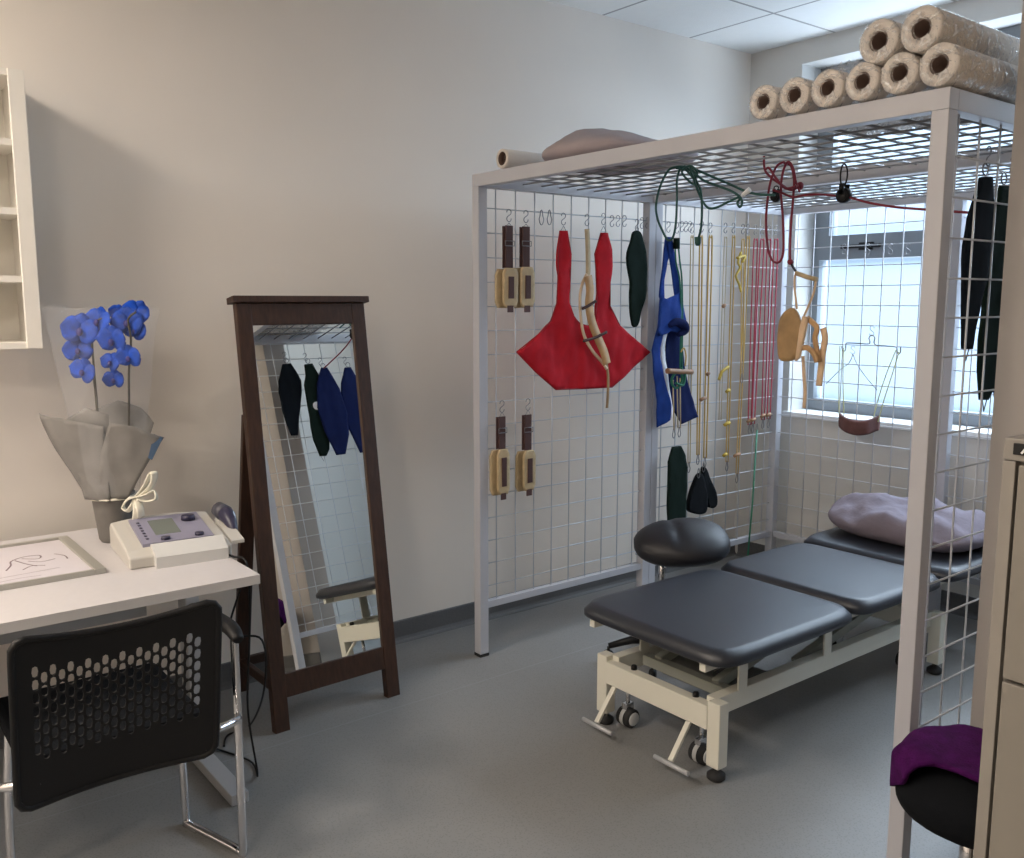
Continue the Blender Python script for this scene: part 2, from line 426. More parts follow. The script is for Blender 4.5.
# ------------------------------------------------------------------ suspension cage
X0, X1, Y0, Y1, CH = -3.08, -1.170, 2.24, 4.26, 2.025     # post centre lines
PW = .044
cage = thing('suspension_cage', 'tall white steel mesh exercise cage of square posts with wire grid sides and roof', 'cage', ((X0+X1)/2, (Y0+Y1)/2, 0))
XM, YM = (X0+X1)/2, (Y0+Y1)/2
def post(x, y, w=PW, z1=CH-.05):
    bm = B(); box(bm, x-w/2, x+w/2, y-w/2, y+w/2, .012, z1, .003)
    p = obj('post', bm, M_white, cage)
    bm = B(); box(bm, x-w/2-.001, x+w/2+.001, y-w/2-.001, y+w/2+.001, 0, .012); obj('rubber_foot', bm, M_rubber, p)
for x, y in ((X0, Y0), (X0, YM-.023), (X0, YM+.023), (X0, Y1), (X1, Y0), (X1, Y1), (XM, Y1)): post(x, y, .044 if y not in (Y0, Y1) else PW)
def beam(a, b, w=PW):
    bm = B(); bar(bm, a, b, w, .05, .002); obj('beam', bm, M_white, cage)
zt = CH-.025
beam((X0-PW/2, Y0, zt), (X1+PW/2, Y0, zt)); beam((X0-PW/2, Y1, zt), (X1+PW/2, Y1, zt))
beam((X0, Y0+PW/2, zt), (X0, Y1-PW/2, zt)); beam((X1, Y0+PW/2, zt), (X1, Y1-PW/2, zt)); beam((X0+PW/2, YM, zt), (X1-PW/2, YM, zt))
zb = .225
def lowrail(a, b):
    bm = B(); bar(bm, a, b, .03, .03, .002); obj('lower_rail', bm, M_white, cage)
lowrail((X0, Y0+.025, zb), (X0, YM-.045, zb)); lowrail((X0, YM+.045, zb), (X0, Y1-.025, zb))
lowrail((X0+.025, Y1, zb), (XM-.025, Y1, zb)); lowrail((XM+.025, Y1, zb), (X1-.025, Y1, zb)); lowrail((X1, Y0+.025, zb), (X1, Y1-.025, zb))
def rail_up(a, b):
    bm = B(); bar(bm, a, b, .022, .03, .002); obj('upper_rail', bm, M_white, cage)
def wires(fn, u0, u1, us, v0, v1, vs, r=.0028):
    bm = B()
    for u in us: tube(bm, [fn(u, v0, r), fn(u, v1, r)], r, 6)
    for v in vs: tube(bm, [fn(u0, v, -r), fn(u1, v, -r)], r, 6)
    return bm
ZS = [.303+.0995*i for i in range(17)]
def rng(a, b, s): 
    out = []; x = a
    while x < b: out.append(x); x += s
    return out
fx = lambda X, s: (lambda u, v, w: V((X+s*w, u, v)))
fy = lambda Y, s: (lambda u, v, w: V((u, Y+s*w, v)))
for a, b, s0 in ((Y0+.02, YM-.04, 2.319), (YM+.04, Y1-.02, 3.335)):
    obj('mesh_panel', wires(fx(X0, 1), a, b, rng(s0, b, .1035), zb, CH-.05, ZS), M_wire, cage)
for a, b, s0 in ((X0+.02, XM-.02, X0+.1), (XM+.02, X1-.02, XM+.1)):
    obj('mesh_panel', wires(fy(Y1, -1), a, b, rng(s0, b-.02, .0985), zb, CH-.05, ZS), M_wire, cage)
obj('mesh_panel', wires(fx(X1, -1), Y0+.02, Y1-.02, rng(Y0+.075, Y1-.05, .112), zb, CH-.05, [z-.02 for z in ZS]), M_wire, cage)
for a, b in ((Y0+.02, YM-.02), (YM+.02, Y1-.02)):
    fz = lambda u, v, w: V((u, v, CH-.022+w))
    obj('roof_mesh', wires(fz, X0+.02, X1-.02, rng(X0+.1, X1-.03, .1), a, b, rng(a+.09, b-.02, .1), .0038), mat('roof_wire_shaded', (.26, .265, .28), .5), cage)  # underside shade put into a darker copy of the wire colour

# ------------------------------------------------------------------ hanging hardware
HX = X0+.022         # hanging plane in front of the left grid
def hx(px, py, off=0): return at(px, py, 0, HX+off)
def s_hook_mesh(h=.05, r=.0018):
    bm = B(); R = h/4.4; pts = []
    for i in range(9): a = PI*1.05 - i*(PI*1.35)/8 ; pts.append(V((0, R*math.cos(a), h/2-R+R*math.sin(a))))
    for i in range(9): a = PI*.30 - 0; a2 = .62*PI - i*(PI*1.35)/8 + 0; pts.append(V((0, -(R*math.cos(PI*1.05-(8-i)*(PI*1.35)/8)), -(h/2-R+R*math.sin(PI*1.05-(8-i)*(PI*1.35)/8)))))
    tube(bm, smooth(pts, 2), r, 6); return bm
hook_proto = None
def hook(p, label, group=None, axis=0, h=.05, m=None):
    global hook_proto
    if hook_proto is None:
        bm = s_hook_mesh(); me = bpy.data.meshes.new('s_hook'); bmesh.ops.recalc_face_normals(bm, faces=bm.faces); bm.to_mesh(me); bm.free(); me.materials.append(M_steel); hook_proto = me
    o = bpy.data.objects.new('s_hook', hook_proto); COL.objects.link(o); o.location = p
    if axis == 1: o.rotation_euler = (0, 0, PI/2)
    o.scale = (1, 1, h/.05)
    tag(o, label, 'hook', group)
    return o
def snap(bm, p, h=.035, w=.012, r=.0016, ax=0):
    """a spring snap hook / ring outline hanging below p"""
    pts = []
    for k in range(14):
        a = 2*PI*k/14; u = w/2*math.sin(a)*(1.0 if math.cos(a) < 0 else .6); v = -h/2+h/2*math.cos(a)
        pts.append(V(p)+(V((0, u, v)) if ax == 0 else V((u, 0, v))))
    tube(bm, pts, r, 6, closed=True)

def mapx(X): return lambda u, v, w: V((X+w, u, v))
def mapy(Y): return lambda u, v, w: V((u, Y-w, v))
def polyx(pxs, X=HX): return [(lambda q: (q.y, q.z))(at(a, b, 0, X)) for a, b in pxs]
def polyy(pxs, Y): return [(lambda q: (q.x, q.z))(at(a, b, 1, Y)) for a, b in pxs]
def cloth(name, pxs, m, parent=None, X=HX, thick=.006, amp=.004, seed=1, Y=None, res=.014, curve=None, label=None, sm=False):
    if sm: pxs = [(p.x, p.y) for p in smooth([V((a, b, 0)) for a, b in pxs], 3, True)]
    if Y is None: bmm = flatmesh(polyx(pxs, X), mapx(X), res, amp, seed, curve)
    else: bmm = flatmesh(polyy(pxs, Y), mapy(Y), res, amp, seed, curve)
    return obj(name, bmm, m, parent, solid=thick, label=label)
def cord(name, pxs, r, m, parent=None, X=HX, Y=None, k=5, n=8, flat=1):
    pts = [at(a, b, 0, X) if Y is None else at(a, b, 1, Y) for a, b in pxs]
    bm = B(); tube(bm, smooth(pts, k) if len(pts) > 2 else pts, r, n, flat=flat); return obj(name, bm, m, parent)

# brown webbing ankle slings with beige pads
def padsling(px, ytop, yhook, ystrap, ypad0, ypad1, w, wp, label, hl):
    HX = X0+.042
    c = at(px, ystrap, 0, HX); t = thing('webbing_sling', label, 'sling', (HX, c.y, hx(px, ypad1).z), 'brown webbing slings on the left grid')
    hook(at((px), (ytop+yhook)/2, 0, X0+.008), hl)
    zr = at(px, yhook, 0, HX).z; zs = c.z; y = c.y
    zp0, zp1 = at(px, ypad0, 0, HX).z, at(px, ypad1, 0, HX).z
    bm = B(); tube(bm, [V((HX, y, zr+.004)), V((HX, y-w*.5, zs)), V((HX, y+w*.5, zs))], .0016, 6, closed=True); obj('ring', bm, M_steel, t)
    bm = B(); box(bm, HX-.003, HX+.003, y-w/2, y+w/2, zp0-.02, zs+.006, .001); box(bm, HX-.016, HX-.010, y-w/2-.004, y+w/2-.006, zp0-.0, zs+.004, .001)
    obj('strap', bm, M_brown, t)
    bm = B(); z = (zs*.6+zp0*.4)
    tube(bm, [V((HX+.006, y-w*.62, z+.010)), V((HX+.006, y+w*.62, z+.010)), V((HX+.006, y+w*.62, z-.010)), V((HX+.006, y-w*.62, z-.010))], .002, 6, closed=True)
    obj('buckle', bm, M_steel, t)
    pw = wp/2; c0 = .012
    ol = [(y-pw+c0, zp0), (y+pw-c0, zp0), (y+pw, zp0-c0*2), (y+pw, zp1+c0*2), (y+pw-c0, zp1), (y-pw+c0, zp1), (y-pw, zp1+c0*2), (y-pw, zp0-c0*2)]
    obj('pad', flatmesh(ol, mapx(HX+.008), .012, .002, px), M_beige, t, solid=.012)
    obj('pad', flatmesh([(a-.022, b-.004) for a, b in ol], mapx(HX-.014), .012, .002, px+2), M_beige, t, solid=.010)
    bm = B(); box(bm, HX+.013, HX+.018, y-w*.36, y+w*.36, zp1+.035, zp0-.035, .001); box(bm, HX+.012, HX+.016, y-w*.5, y+w*.3, zp1-.022, zp1+.006, .001)
    obj('keeper', bm, M_brown, t)
padsling(509, 207, 224, 227, 268, 307, .038, .075, 'brown webbing sling with beige pad, upper row of left grid, nearest the front post', 'S hook holding the upper brown sling nearest the front post')
padsling(526, 208, 225, 228, 267, 307, .038, .075, 'brown webbing sling with beige pad, upper row, just left of the red sling', 'S hook holding the upper brown sling beside the red sling')
padsling(502, 400, 413, 418, 449, 494, .034, .062, 'brown webbing sling with beige pad, lower row, nearest the front post', 'S hook holding the lower brown sling nearest the front post')
padsling(528, 398, 411, 416, 450, 490, .036, .066, 'brown webbing sling with beige pad, lower row, below the red sling', 'S hook holding the lower brown sling below the red sling')

# red sling
red = thing('red_sling', 'large red canvas pelvic sling with two long straps hung on the left grid', 'sling', hx(583, 388))
RP = [(560,231),(567,231),(571,254),(570,280),(568,303),(573,316),(580,324),(588,326),(595,320),(597,300),(596,270),(595,254),(601,233),(606,233),(610,250),(610,306),(620,326),(636,341),(650,352),(632,368),(612,387),(584,388.5),(556,389.5),(536,372),(516.5,352),(538,335),(551,321),(557,303),(558,280),(558,254)]
cloth('canvas', RP, M_red, red, X=HX+.012, thick=.010, amp=.016, seed=3)
cp = [hx(a, b, .012) for a, b in RP]; bm = B(); tube(bm, cp, .0035, 6, closed=True); obj('edge_binding', bm, M_redtrim, red)
for px in (563.5, 603.5):
    bm = B(); a = hx(px, 231); tube(bm, [a+V((0, 0, .022)), a+V((0, -.017, -.002)), a+V((0, .017, -.002))], .0016, 6, closed=True); obj('ring', bm, M_steel, red)
    hook(at(px, 219, 0, X0+.008), 'S hook holding the %s strap of the red sling' % ('near' if px < 580 else 'far'))
# tan leather halter in front of the red sling
hal = thing('leather_halter', 'tan leather head halter strap hanging in front of the red sling', 'halter', hx(588, 405, .03))
hook(at(587, 220, 0, X0+.008), 'S hook holding the tan leather halter over the red sling')
def ribbon(name, pxs, w, m, parent, X=None, Y=None, th=.004, k=6, wob=0):
    """flat strap following pixels measured on a plane, w metres wide"""
    pts = [at(a, b, 0, X) if Y is None else at(a, b, 1, Y) for a, b in pxs]; pts = smooth(pts, k)
    bm = B(); L = []
    nrm = V((1, 0, 0)) if Y is None else V((0, -1, 0))
    for i, p in enumerate(pts):
        t = (pts[min(i+1, len(pts)-1)]-pts[max(i-1, 0)]).normalized(); s = t.cross(nrm).normalized()
        p = p + nrm*wob*math.sin(i*.7)
        L.append((bm.verts.new(p-s*w/2), bm.verts.new(p+s*w/2)))
    for a, b in zip(L, L[1:]): bm.faces.new((a[0], a[1], b[1], b[0])).smooth = True
    return obj(name, bm, m, parent, solid=th)
ribbon('strap', [(587, 229), (588, 250), (588, 275), (586, 282)], .026, M_beige, hal, X=HX+.012)
ribbon('loop', [(587, 274), (582, 285), (580, 300), (581, 318), (584, 335), (592, 350), (602, 362), (607, 369)], .014, M_tanl, hal, X=HX+.035)
ribbon('pad', [(588, 276), (590, 290), (589, 305), (592, 322), (598, 338), (604, 352), (607, 364)], .044, M_tan, hal, X=HX+.045)
ribbon('tail', [(606, 362), (608, 375), (608, 392), (607, 408)], .013, M_tand, hal, X=HX+.03)
ribbon('buckle_strap', [(582, 309), (588, 306), (596, 301)], .012, M_brown, hal, X=HX+.055)
ribbon('buckle_strap', [(583, 341), (594, 338), (607, 332)], .012, M_brown, hal, X=HX+.055)
# dark green sling
gs = thing('green_sling', 'dark green tapered canvas sling on the left grid, right of the red sling', 'sling', hx(635, 325))
hook(at(637, 225, 0, X0+.008), 'S hook holding the dark green tapered sling')
cloth('canvas', [(633,232),(640,232),(644,243),(646.5,258),(646,290),(641,312),(637.5,325),(632,325),(629.5,300),(629,280),(626.5,258),(630,243)], M_green, gs, thick=.010, amp=.008, seed=9, sm=True)
bm = B(); a = hx(637, 231); tube(bm, [a+V((0, 0, .02)), a+V((0, -.014, -.004)), a+V((0, .014, -.004))], .0016, 6, closed=True); obj('ring', bm, M_steel, gs)
# spare hooks and carabiners on the left grid
for px in (541.5, 549.5):
    bm = B(); snap(bm, at(px, 210, 0, X0+.008), .062, .026, .0022)
    tag(obj('carabiner', bm, M_steel), 'steel carabiner hanging empty between the brown slings and the red sling', 'carabiner', 'empty carabiners on the left grid')
for px in (612, 618, 624.5): hook(at(px, 221, 0, X0+.008), 'empty S hook on the left grid between the red sling and the dark green sling', 'empty hooks beside the red sling')
for px in (642, 647.5): hook(at(px, 223, 0, X0+.008), 'empty S hook right of the dark green sling, against the middle post', 'empty hooks by the middle post')
for px in (682, 686, 690, 702): hook(at(px, 226.5, 0, X0+.008), 'empty S hook in the row above the pale cords, right of the blue sling', 'empty hooks above the pale cords')

# blue sling with white lining
bl = thing('blue_sling', 'royal blue canvas sling with white lining and long tails next to the middle post', 'sling', hx(668, 425))
hook(at(668.5, 227, 0, X0+.008), 'S hook holding the royal blue sling')
bs = HX+.035
cloth('shoulder_strap', [(665.5,237),(672,237),(671.5,250),(667,262),(664,280),(664,298),(667,305),(661,305),(659,296),(662,270),(663.5,250)], M_blue, bl, X=bs, thick=.006, amp=.004, seed=4)
cloth('shoulder_strap', [(668,237),(672,237),(674,252),(678,272),(681,290),(683,302),(676,303),(673,283),(670,262),(668,248)], M_blue, bl, X=bs+.008, thick=.006, amp=.004, seed=5)
cloth('body', [(660.5,297),(666,299),(674,296),(681,292),(684,310),(686,326),(680,333),(671,331),(666,334),(659,336),(657,330),(659,312)], M_blue, bl, X=bs+.018, thick=.010, amp=.015, seed=6)
cloth('tail', [(658,325),(664,330),(660,348),(661,360),(665,383),(670.5,405),(670.5,420),(657.5,427.5),(656,400),(653,372),(652,350)], M_blue, bl, X=bs+.005, thick=.006, amp=.01, seed=7)
cloth('lining', [(668,323),(671,325),(667,332),(664,345),(665,360),(669,385),(673,410),(671,418),(667,400),(662,372),(660,350),(662,334)], M_whitef, bl, X=bs-.004, thick=.004, amp=.006, seed=8)
cloth('back_panel', [(668,332),(677,329),(681,345),(684,365),(690,390),(698,417),(681,424),(674,412),(668,385),(664,352)], M_navy, bl, X=bs-.014, thick=.006, amp=.01, seed=11)
bm = B(); pts = smooth([hx(a, b, .06) for a, b in ((669, 326), (676, 322), (683, 325), (684, 331), (678, 335))], 5); tube(bm, pts, [.012+.018*math.sin(PI*min(1, i/(len(pts)-1))) for i in range(len(pts))], 12, flat=.8)
obj('rolled_hem', bm, M_navy, bl)
# green cord with wooden handle and long black sling
hd = thing('handle_rope', 'green cord with wooden dowel handle hanging over the blue sling', 'rope', hx(680, 390, .08))
hook(at(677, 228, 0, X0+.01), 'S hook holding the green cord with the wooden handle')
cord('cord', [(675, 240), (676, 262), (680, 282), (681, 320), (680, 370)], .004, M_greenl, hd, X=HX+.055)
cord('cord', [(677.5, 240), (680, 262), (682, 282), (682.5, 320), (682, 370)], .004, M_greenl, hd, X=HX+.055)
bm = B(); tube(bm, [hx(676.5, 238, .055), hx(676.5, 249, .055)], [.016, .016], 10); obj('cleat', bm, M_green, hd)
bm = B(); tube(bm, smooth([hx(667, 371, .075), hx(680, 371.5, .075), hx(692, 372, .075)], 4), .013, 14); obj('handle', bm, M_dowel, hd)
bm = B()
tube(bm, smooth([hx(a, b, .07) for a, b in ((680, 370), (673, 376), (672, 384), (677, 388), (682, 380), (681, 371))], 5), .006, 8); tube(bm, smooth([hx(a, b, .078) for a, b in ((681, 368), (685, 374), (683, 385), (676, 383))], 5), .006, 8)
obj('knot', bm, M_greenl, hd)
cord('loop', [(681, 352), (684, 348), (686, 356), (685, 366)], .0035, M_yellow, hd, X=HX+.075)
lb = thing('long_sling', 'long black canvas strap sling hanging low behind the saddle stool', 'sling', hx(677, 520, .03))
for a, b in (((673, 380), (674, 430)), ((677, 376), (678, 428)), ((680, 378), (680.5, 428))): cord('cord', [a, b], .0032, M_cream_c, lb, X=HX+.066)
bm = B(); snap(bm, hx(674, 428, .066), .05, .02, .002); snap(bm, hx(679.5, 427, .066), .05, .02, .002); obj('snap_hook', bm, M_steel, lb)
cloth('canvas', [(673,447),(681,446),(685,455),(686.5,466),(686,490),(685,512),(684,535),(668,535),(667.5,510),(668,470),(668,462)], M_green, lb, X=HX+.06, thick=.012, amp=.006, seed=12)
# thin tall cords
def ropes(name, label, group, xt, xb, y0, y1, m, r=.0028, gap=2.6, X=HX, hookm=True, tog=None, togm=None, tail=True):
    t = thing(name, label, 'rope', at(xb, y1, 0, X), group)
    for g in (-gap/2, gap/2):
        cord('cord', [(xt+g*.4, y0), (xt+g, y0+8), ((xt+xb)/2+g, (y0+y1)/2), (xb+g*.8, y1)], r, m, t, X=X, k=4)
    for (tx, ty, tw) in (tog or []):
        bm = B(); p = at(tx, ty, 0, X+.01); tube(bm, [p+V((0, -tw, -.004)), p+V((0, 0, .002)), p+V((0, tw, .004))], .009, 10); obj('toggle', bm, togm or M_dowel, t)
    if tail:
        bm = B(); snap(bm, at(xb, y1-1, 0, X), .055, .020, .0022); obj('snap_hook', bm, M_steel, t)
    hook(at(xt, y0-10, 0, X0+.008), 'S hook holding ' + (label.split(' hanging')[0] if len(label.split(' hanging')[0].split()) < 12 else label.split(' hanging')[0].replace(' with wooden toggle', '').replace(' with dark cleat', '').replace(' with small wooden cleat', '').replace(' with toggle', '')))
    return t
ropes('pulley_rope', 'pale cord with steel snap hook hanging just right of the blue sling', None, 692, 689, 238, 463, M_cream_c)
ropes('pulley_rope', 'thick yellow cord with wooden toggle, left one of the pair hanging above the black mitts', None, 701, 698, 238, 455, M_yellow, r=.004, tog=[(703, 399, .02)], X=HX+.004)
ropes('pulley_rope', 'thick yellow cord with dark cleat, right one of the pair hanging above the black mitts', None, 710.5, 705, 238, 458, M_yellow, r=.004, gap=3.2, tog=[(708, 374, .008)], X=HX+.004)
ropes('pulley_rope', 'slack pale cord with small wooden cleat halfway hanging in the middle of the row', None, 725.5, 720, 238, 420, M_cream_c, r=.002, tog=[(724, 306, .008)], tail=False)
ropes('pulley_rope', 'yellow knotted cord with several yellow cleats hanging left of the plain yellow cords', None, 733.5, 727, 238, 462, M_yellow, r=.003, tog=[(727, 424, .02), (725, 455, .012), (728, 391, .012), (727, 368, .01)], togm=M_yelw)
ropes('pulley_rope', 'short yellow cord with snap hook hanging in front of the long yellow cord', None, 743, 742, 239, 374, M_yellow, r=.003, X=HX+.012)
ropes('pulley_rope', 'long yellow cord with wooden toggle near its foot hanging left of the red cords', None, 748, 737, 239, 474, M_yellow, r=.003, tog=[(737, 455, .022)])
bm = B(); tube(bm, smooth([hx(a, b, .02) for a, b in ((741, 252), (738, 262), (740, 268), (736, 276), (739, 284), (741, 292))], 4), .006, 8); tube(bm, smooth([hx(a, b, .02) for a, b in ((737, 258), (745, 256), (742, 262))], 4), .007, 8)
tag(obj('knotted_rope', bm, M_yelw), 'short green yellow knotted cord twisted around the yellow cords high on the grid', 'rope')
cord_y = cord('hooked_rope', [(727, 368), (722, 372), (719, 380)], .008, M_yelw, X=HX+.015); tag(cord_y, 'short curved yellow cord end with hook sticking out from the knotted cord', 'rope')
for i, (a, b, c, w) in enumerate(((755.5, 749.5, 425, 'leftmost of'), (762, 753, 424, 'second from left of'), (769, 763, 420, 'third from left of'), (776, 768.5, 419, 'rightmost of'))):
    ropes('red_rope', 'pink red cord with toggle, %s the four by the corner post' % w, 'red cords by the corner post', a, b, 240, c, M_redc, r=.0036, gap=3.6, tog=[(b, c-4, .016)], X=HX+.012*(i%2))
# black mitts
def mitt(pxs, label, X, seed):
    t = thing('sling_mitt', label, 'sling', at(pxs[0][0], max(p[1] for p in pxs), 0, X), 'black mitts below the yellow cords')
    cloth('pad', pxs, M_blackf, t, X=X, thick=.022, amp=.004, seed=seed, sm=True)
    a = at(pxs[0][0]+1.5, pxs[0][1]+2, 0, X+.012); bm = B(); snap(bm, a+V((0, 0, .045)), .05, .02, .002); obj('ring', bm, M_steel, t)
mitt([(697,475),(701,474),(704,486),(706,500),(705,511),(700,514),(692,513),(687.5,509),(689,496),(693,484)], 'wider lower black padded mitt sling hanging below the yellow cords', HX+.035, 3)
mitt([(702,469),(706,470),(710,480),(715,492),(716,504),(712,508),(708,506),(707,498),(704,508),(701,500)], 'narrower upper black padded mitt sling hanging below the yellow cords', HX+.01, 4)
# green elastic to the floor plate
pb = thing('floor_anchor', 'green elastic cord with black weight plate on the floor by the corner post', 'anchor', (HX+.08, 3.98, 0))
pt = at(757, 430, 0, HX+.02); pl = V((HX+.10, at(747, 548, 0, HX+.10).y, .062))
bm = B(); tube(bm, [pt, pt*.5+pl*.5+V((.006, 0, 0)), pl], .0045, 8); obj('cord', bm, M_greenl, pb)
bm = B(); box(bm, HX+.0, HX+.22, pl.y-.13, pl.y+.15, 0, .06, .008); obj('plate', bm, M_rubber, pb)
bm = B(); tube(bm, smooth([pl+V((-.012, 0, -.004)), pl+V((-.012, 0, .02)), pl+V((.012, 0, .02)), pl+V((.012, 0, -.004))], 4), .003, 8); obj('eyelet', bm, M_steel, pb)
bm = B(); snap(bm, pt+V((0, 0, .035)), .045, .02, .002); obj('snap_hook', bm, M_steel, pb)

# ropes under the roof
RY = 2.50; zr = CH-.03
gr = thing('green_rope', 'dark green rope loops draped from the cage roof above the blue sling', 'rope', at(668, 240, 1, RY))
def roofrope(pxs, r, m, parent, Y, name='cord', jit=.0, closed=False):
    pts = smooth([at(a, b, 1, Y+jit*math.sin(i*1.3)) for i, (a, b) in enumerate(pxs)], 7, closed)
    bm = B(); tube(bm, pts, r, 8, closed=closed); return obj(name, bm, m, parent)
roofrope([(688,167),(676,167),(668,171),(660,187),(656,206),(658,220),(663,232),(668,240),(673,237),(676,222),(677,195),(677,180),(680,168)], .0042, M_greenc, gr, RY, jit=.01)
roofrope([(684,166),(692,172),(697,182),(701,192),(702,210),(701,228),(698.5,238)], .0042, M_greenc, gr, RY+.02, jit=.01)
roofrope([(676,168),(686,170),(694,178),(697,172),(690,166),(682,172),(690,182),(696,185)], .0042, M_greenc, gr, RY+.01, jit=.02)
roofrope([(690,168),(694,180),(700,196),(706,206),(711,208.5),(718,207),(728,202),(740,196.5)], .0042, M_greenc, gr, RY, jit=.01)
roofrope([(692,170),(703,180),(718,186),(731,191),(740,197),(742,203),(740,207),(737.5,203),(741,198)], .0042, M_greenc, gr, RY, jit=0)
roofrope([(690,167),(706,174),(720,180),(737,187.5),(748,192),(760,194.5),(775,195)], .0042, M_greenc, gr, RY+.01, jit=0)
bm = B(); a = at(698, 237, 1, RY+.02); tube(bm, [a, a-V((0, 0, .022)), a-V((0, 0, .03))], [.012, .011, .006], 10); obj('stopper', bm, M_greenc, gr)
bm = B(); a = at(742, 195.5, 1, RY); tube(bm, [a, a+V((.03, 0, .016))], [.006, .009], 10); obj('cord_end', bm, M_whitep, gr)
RY2 = 2.68
rr_ = thing('red_rope', 'maroon rope looped from the cage roof and strung across to the right side', 'rope', at(775, 262, 1, RY2))
roofrope([(784,162),(777,166),(771,180),(767.5,200),(766,222),(767.5,245),(771,258),(776,262.5),(781,260),(783.5,248),(783,220),(781,190),(783,172),(788,162),(793,168),(796,182),(800,192)], .0042, M_maroon, rr_, RY2, jit=.008)
roofrope([(784,163),(791,166),(794,180),(793,200),(791,225),(790,250),(790.5,262)], .0042, M_maroon, rr_, RY2+.01)
roofrope([(764,156),(765,170),(772,178),(782,185),(791,190),(800,186),(803,184)], .0042, M_maroon, rr_, RY2+.02, jit=.01)
roofrope([(765,170),(769,168),(776,178),(785,188),(797,186)], .0042, M_maroon, rr_, RY2-.01, jit=.01)
roofrope([(773,190),(782,193),(793,197),(805,195),(820,194.5),(838,196),(848,197),(870,203),(895,207),(918,209),(945,211),(968,212.5)], .0038, M_maroon, rr_, RY2, jit=0)
roofrope([(790.5,262),(793,267),(798,274.5)], .0042, M_black, rr_, RY2+.01)
bm = B(); a = at(790.5, 262, 1, RY2+.01); blob(bm, Matrix.Translation(a), .010, .010, .010); a = at(800, 186, 1, RY2+.02); blob(bm, Matrix.Translation(a), .012, .010, .014); obj('knot', bm, M_maroon, rr_)
def pulley(px, ytop, yp, Y, label, s=1):
    t = thing('pulley', label, 'pulley', at(px, yp, 1, Y))
    top = at(px, ytop, 1, Y); top.z = min(top.z, CH-.02)
    a = at(px, yp, 1, Y)
    bm = B(); h = top.z-a.z-.03*s
    pts = [top+V((.012*s*math.sin(2*PI*k/16)*(1.2 if k < 8 else .9), 0, -h/2+h/2*math.cos(2*PI*k/16))) for k in range(16)]
    tube(bm, pts, .0028*s, 8, closed=True); obj('carabiner', bm, M_black, t)
    bm = B(); disc(bm, a+V((0, -.012*s, 0)), (0, 1, 0), .024*s, .024*s); obj('wheel', bm, M_black, t)
    for k in (-.018, .014):
        bm = B(); disc(bm, a+V((0, k*s, 0)), (0, 1, 0), .019*s, .004*s); box(bm, a.x-.008*s, a.x+.008*s, a.y+k*s, a.y+(k+.004)*s, a.z, a.z+.036*s, .001); obj('cheek_plate', bm, M_black, t)
pulley(844, 164, 195.5, RY2, 'black pulley on a carabiner in mid roof carrying the maroon rope')
pulley(776, 186, 197, RY2+.05, 'small black pulley beside the maroon rope loop', .75)

# leather head sling on a spreader bar
hs = thing('head_sling', 'tan leather head sling on a small spreader bar hanging in front of the window', 'sling', at(800, 408, 1, RY2))
bm = B(); tube(bm, [at(796, 273, 1, RY2), at(807, 277, 1, RY2), at(817, 279.5, 1, RY2)], .008, 12); obj('spreader_bar', bm, M_beige, hs)
ribbon('strap', [(795, 275), (794.5, 285), (796, 300), (797, 309)], .007, M_tanl, hs, Y=RY2, th=.003)
ribbon('strap', [(816, 280), (814, 292), (809, 305), (804, 316)], .007, M_tanl, hs, Y=RY2, th=.003)
cloth('cup', [(791,310),(797,308),(803,316),(805,330),(802,350),(798,359),(790,361),(783,358),(782,340),(783.5,322),(787,314)], M_tand, hs, Y=RY2, sm=True, thick=.012, amp=.006, seed=21, curve=lambda u, v: .02)
cloth('cup_lining', [(803,316),(808,317),(806,330),(803,345),(800,358),(796,361),(798,345),(800,328)], M_tanl, hs, Y=RY2-.03, thick=.010, amp=.003, seed=22)
ribbon('chin_band', [(807, 318), (812, 322), (817, 328), (815, 338), (817, 350), (819, 362)], .018, M_tan, hs, Y=RY2-.02)
ribbon('chin_band', [(802, 348), (808, 348), (814, 354), (817, 362)], .018, M_tan, hs, Y=RY2-.03)
ribbon('tail', [(823, 328), (825, 338), (823, 352), (821, 368), (819, 386)], .022, M_tanl, hs, Y=RY2-.01)
ribbon('tail', [(803, 356), (804, 375), (805, 392), (804, 408)], .011, M_tanl, hs, Y=RY2)
# wire hanger with brown curved sling on the back grid
BYH = Y1-.03
hg = thing('hanger_sling', 'brown curved canvas sling on lime cords from a wire hanger at the window grid', 'sling', at(858, 437, 1, BYH))
def by(px, py, off=0): return at(px, py, 1, BYH-off)
bm = B(); tube(bm, smooth([by(a, b) for a, b in ((841.5, 346), (843, 351), (845.5, 350), (846, 344), (848, 343), (858, 343.3), (868, 344), (870, 342), (869, 338), (872, 335), (875, 338), (874, 342), (876, 345), (886, 346), (896, 347), (897, 351), (898.5, 354), (900.5, 352), (900.5, 347))], 4), .003, 8); obj('hanger', bm, M_steel, hg)
for a in ([(840, 346), (839, 375), (839, 415)], [(843.5, 348), (843, 380), (844, 416)], [(896, 350), (886, 375), (878, 400), (873, 420)], [(899, 352), (892, 375), (884, 400), (878, 422)]):
    cord('cord', a, .0026, M_limec, hg, Y=BYH-.01)
bm = B(); pts = smooth([by(a, b, c) for a, b, c in ((839.5, 420, .02), (846, 425, .06), (857, 428, .075), (868, 427, .06), (876, 424, .01), (879, 423, -.005))], 6)
rows = []
for i, p in enumerate(pts):
    rows.append([bm.verts.new(p+V((0, 0, .038*math.cos(k*PI/4)*(1 if k else 1)))+V((0, .010*math.sin(k*PI/4), 0))) for k in range(8)])
for a, b in zip(rows, rows[1:]):
    for k in range(8): bm.faces.new((a[k], a[(k+1) % 8], b[(k+1) % 8], b[k])).smooth = True
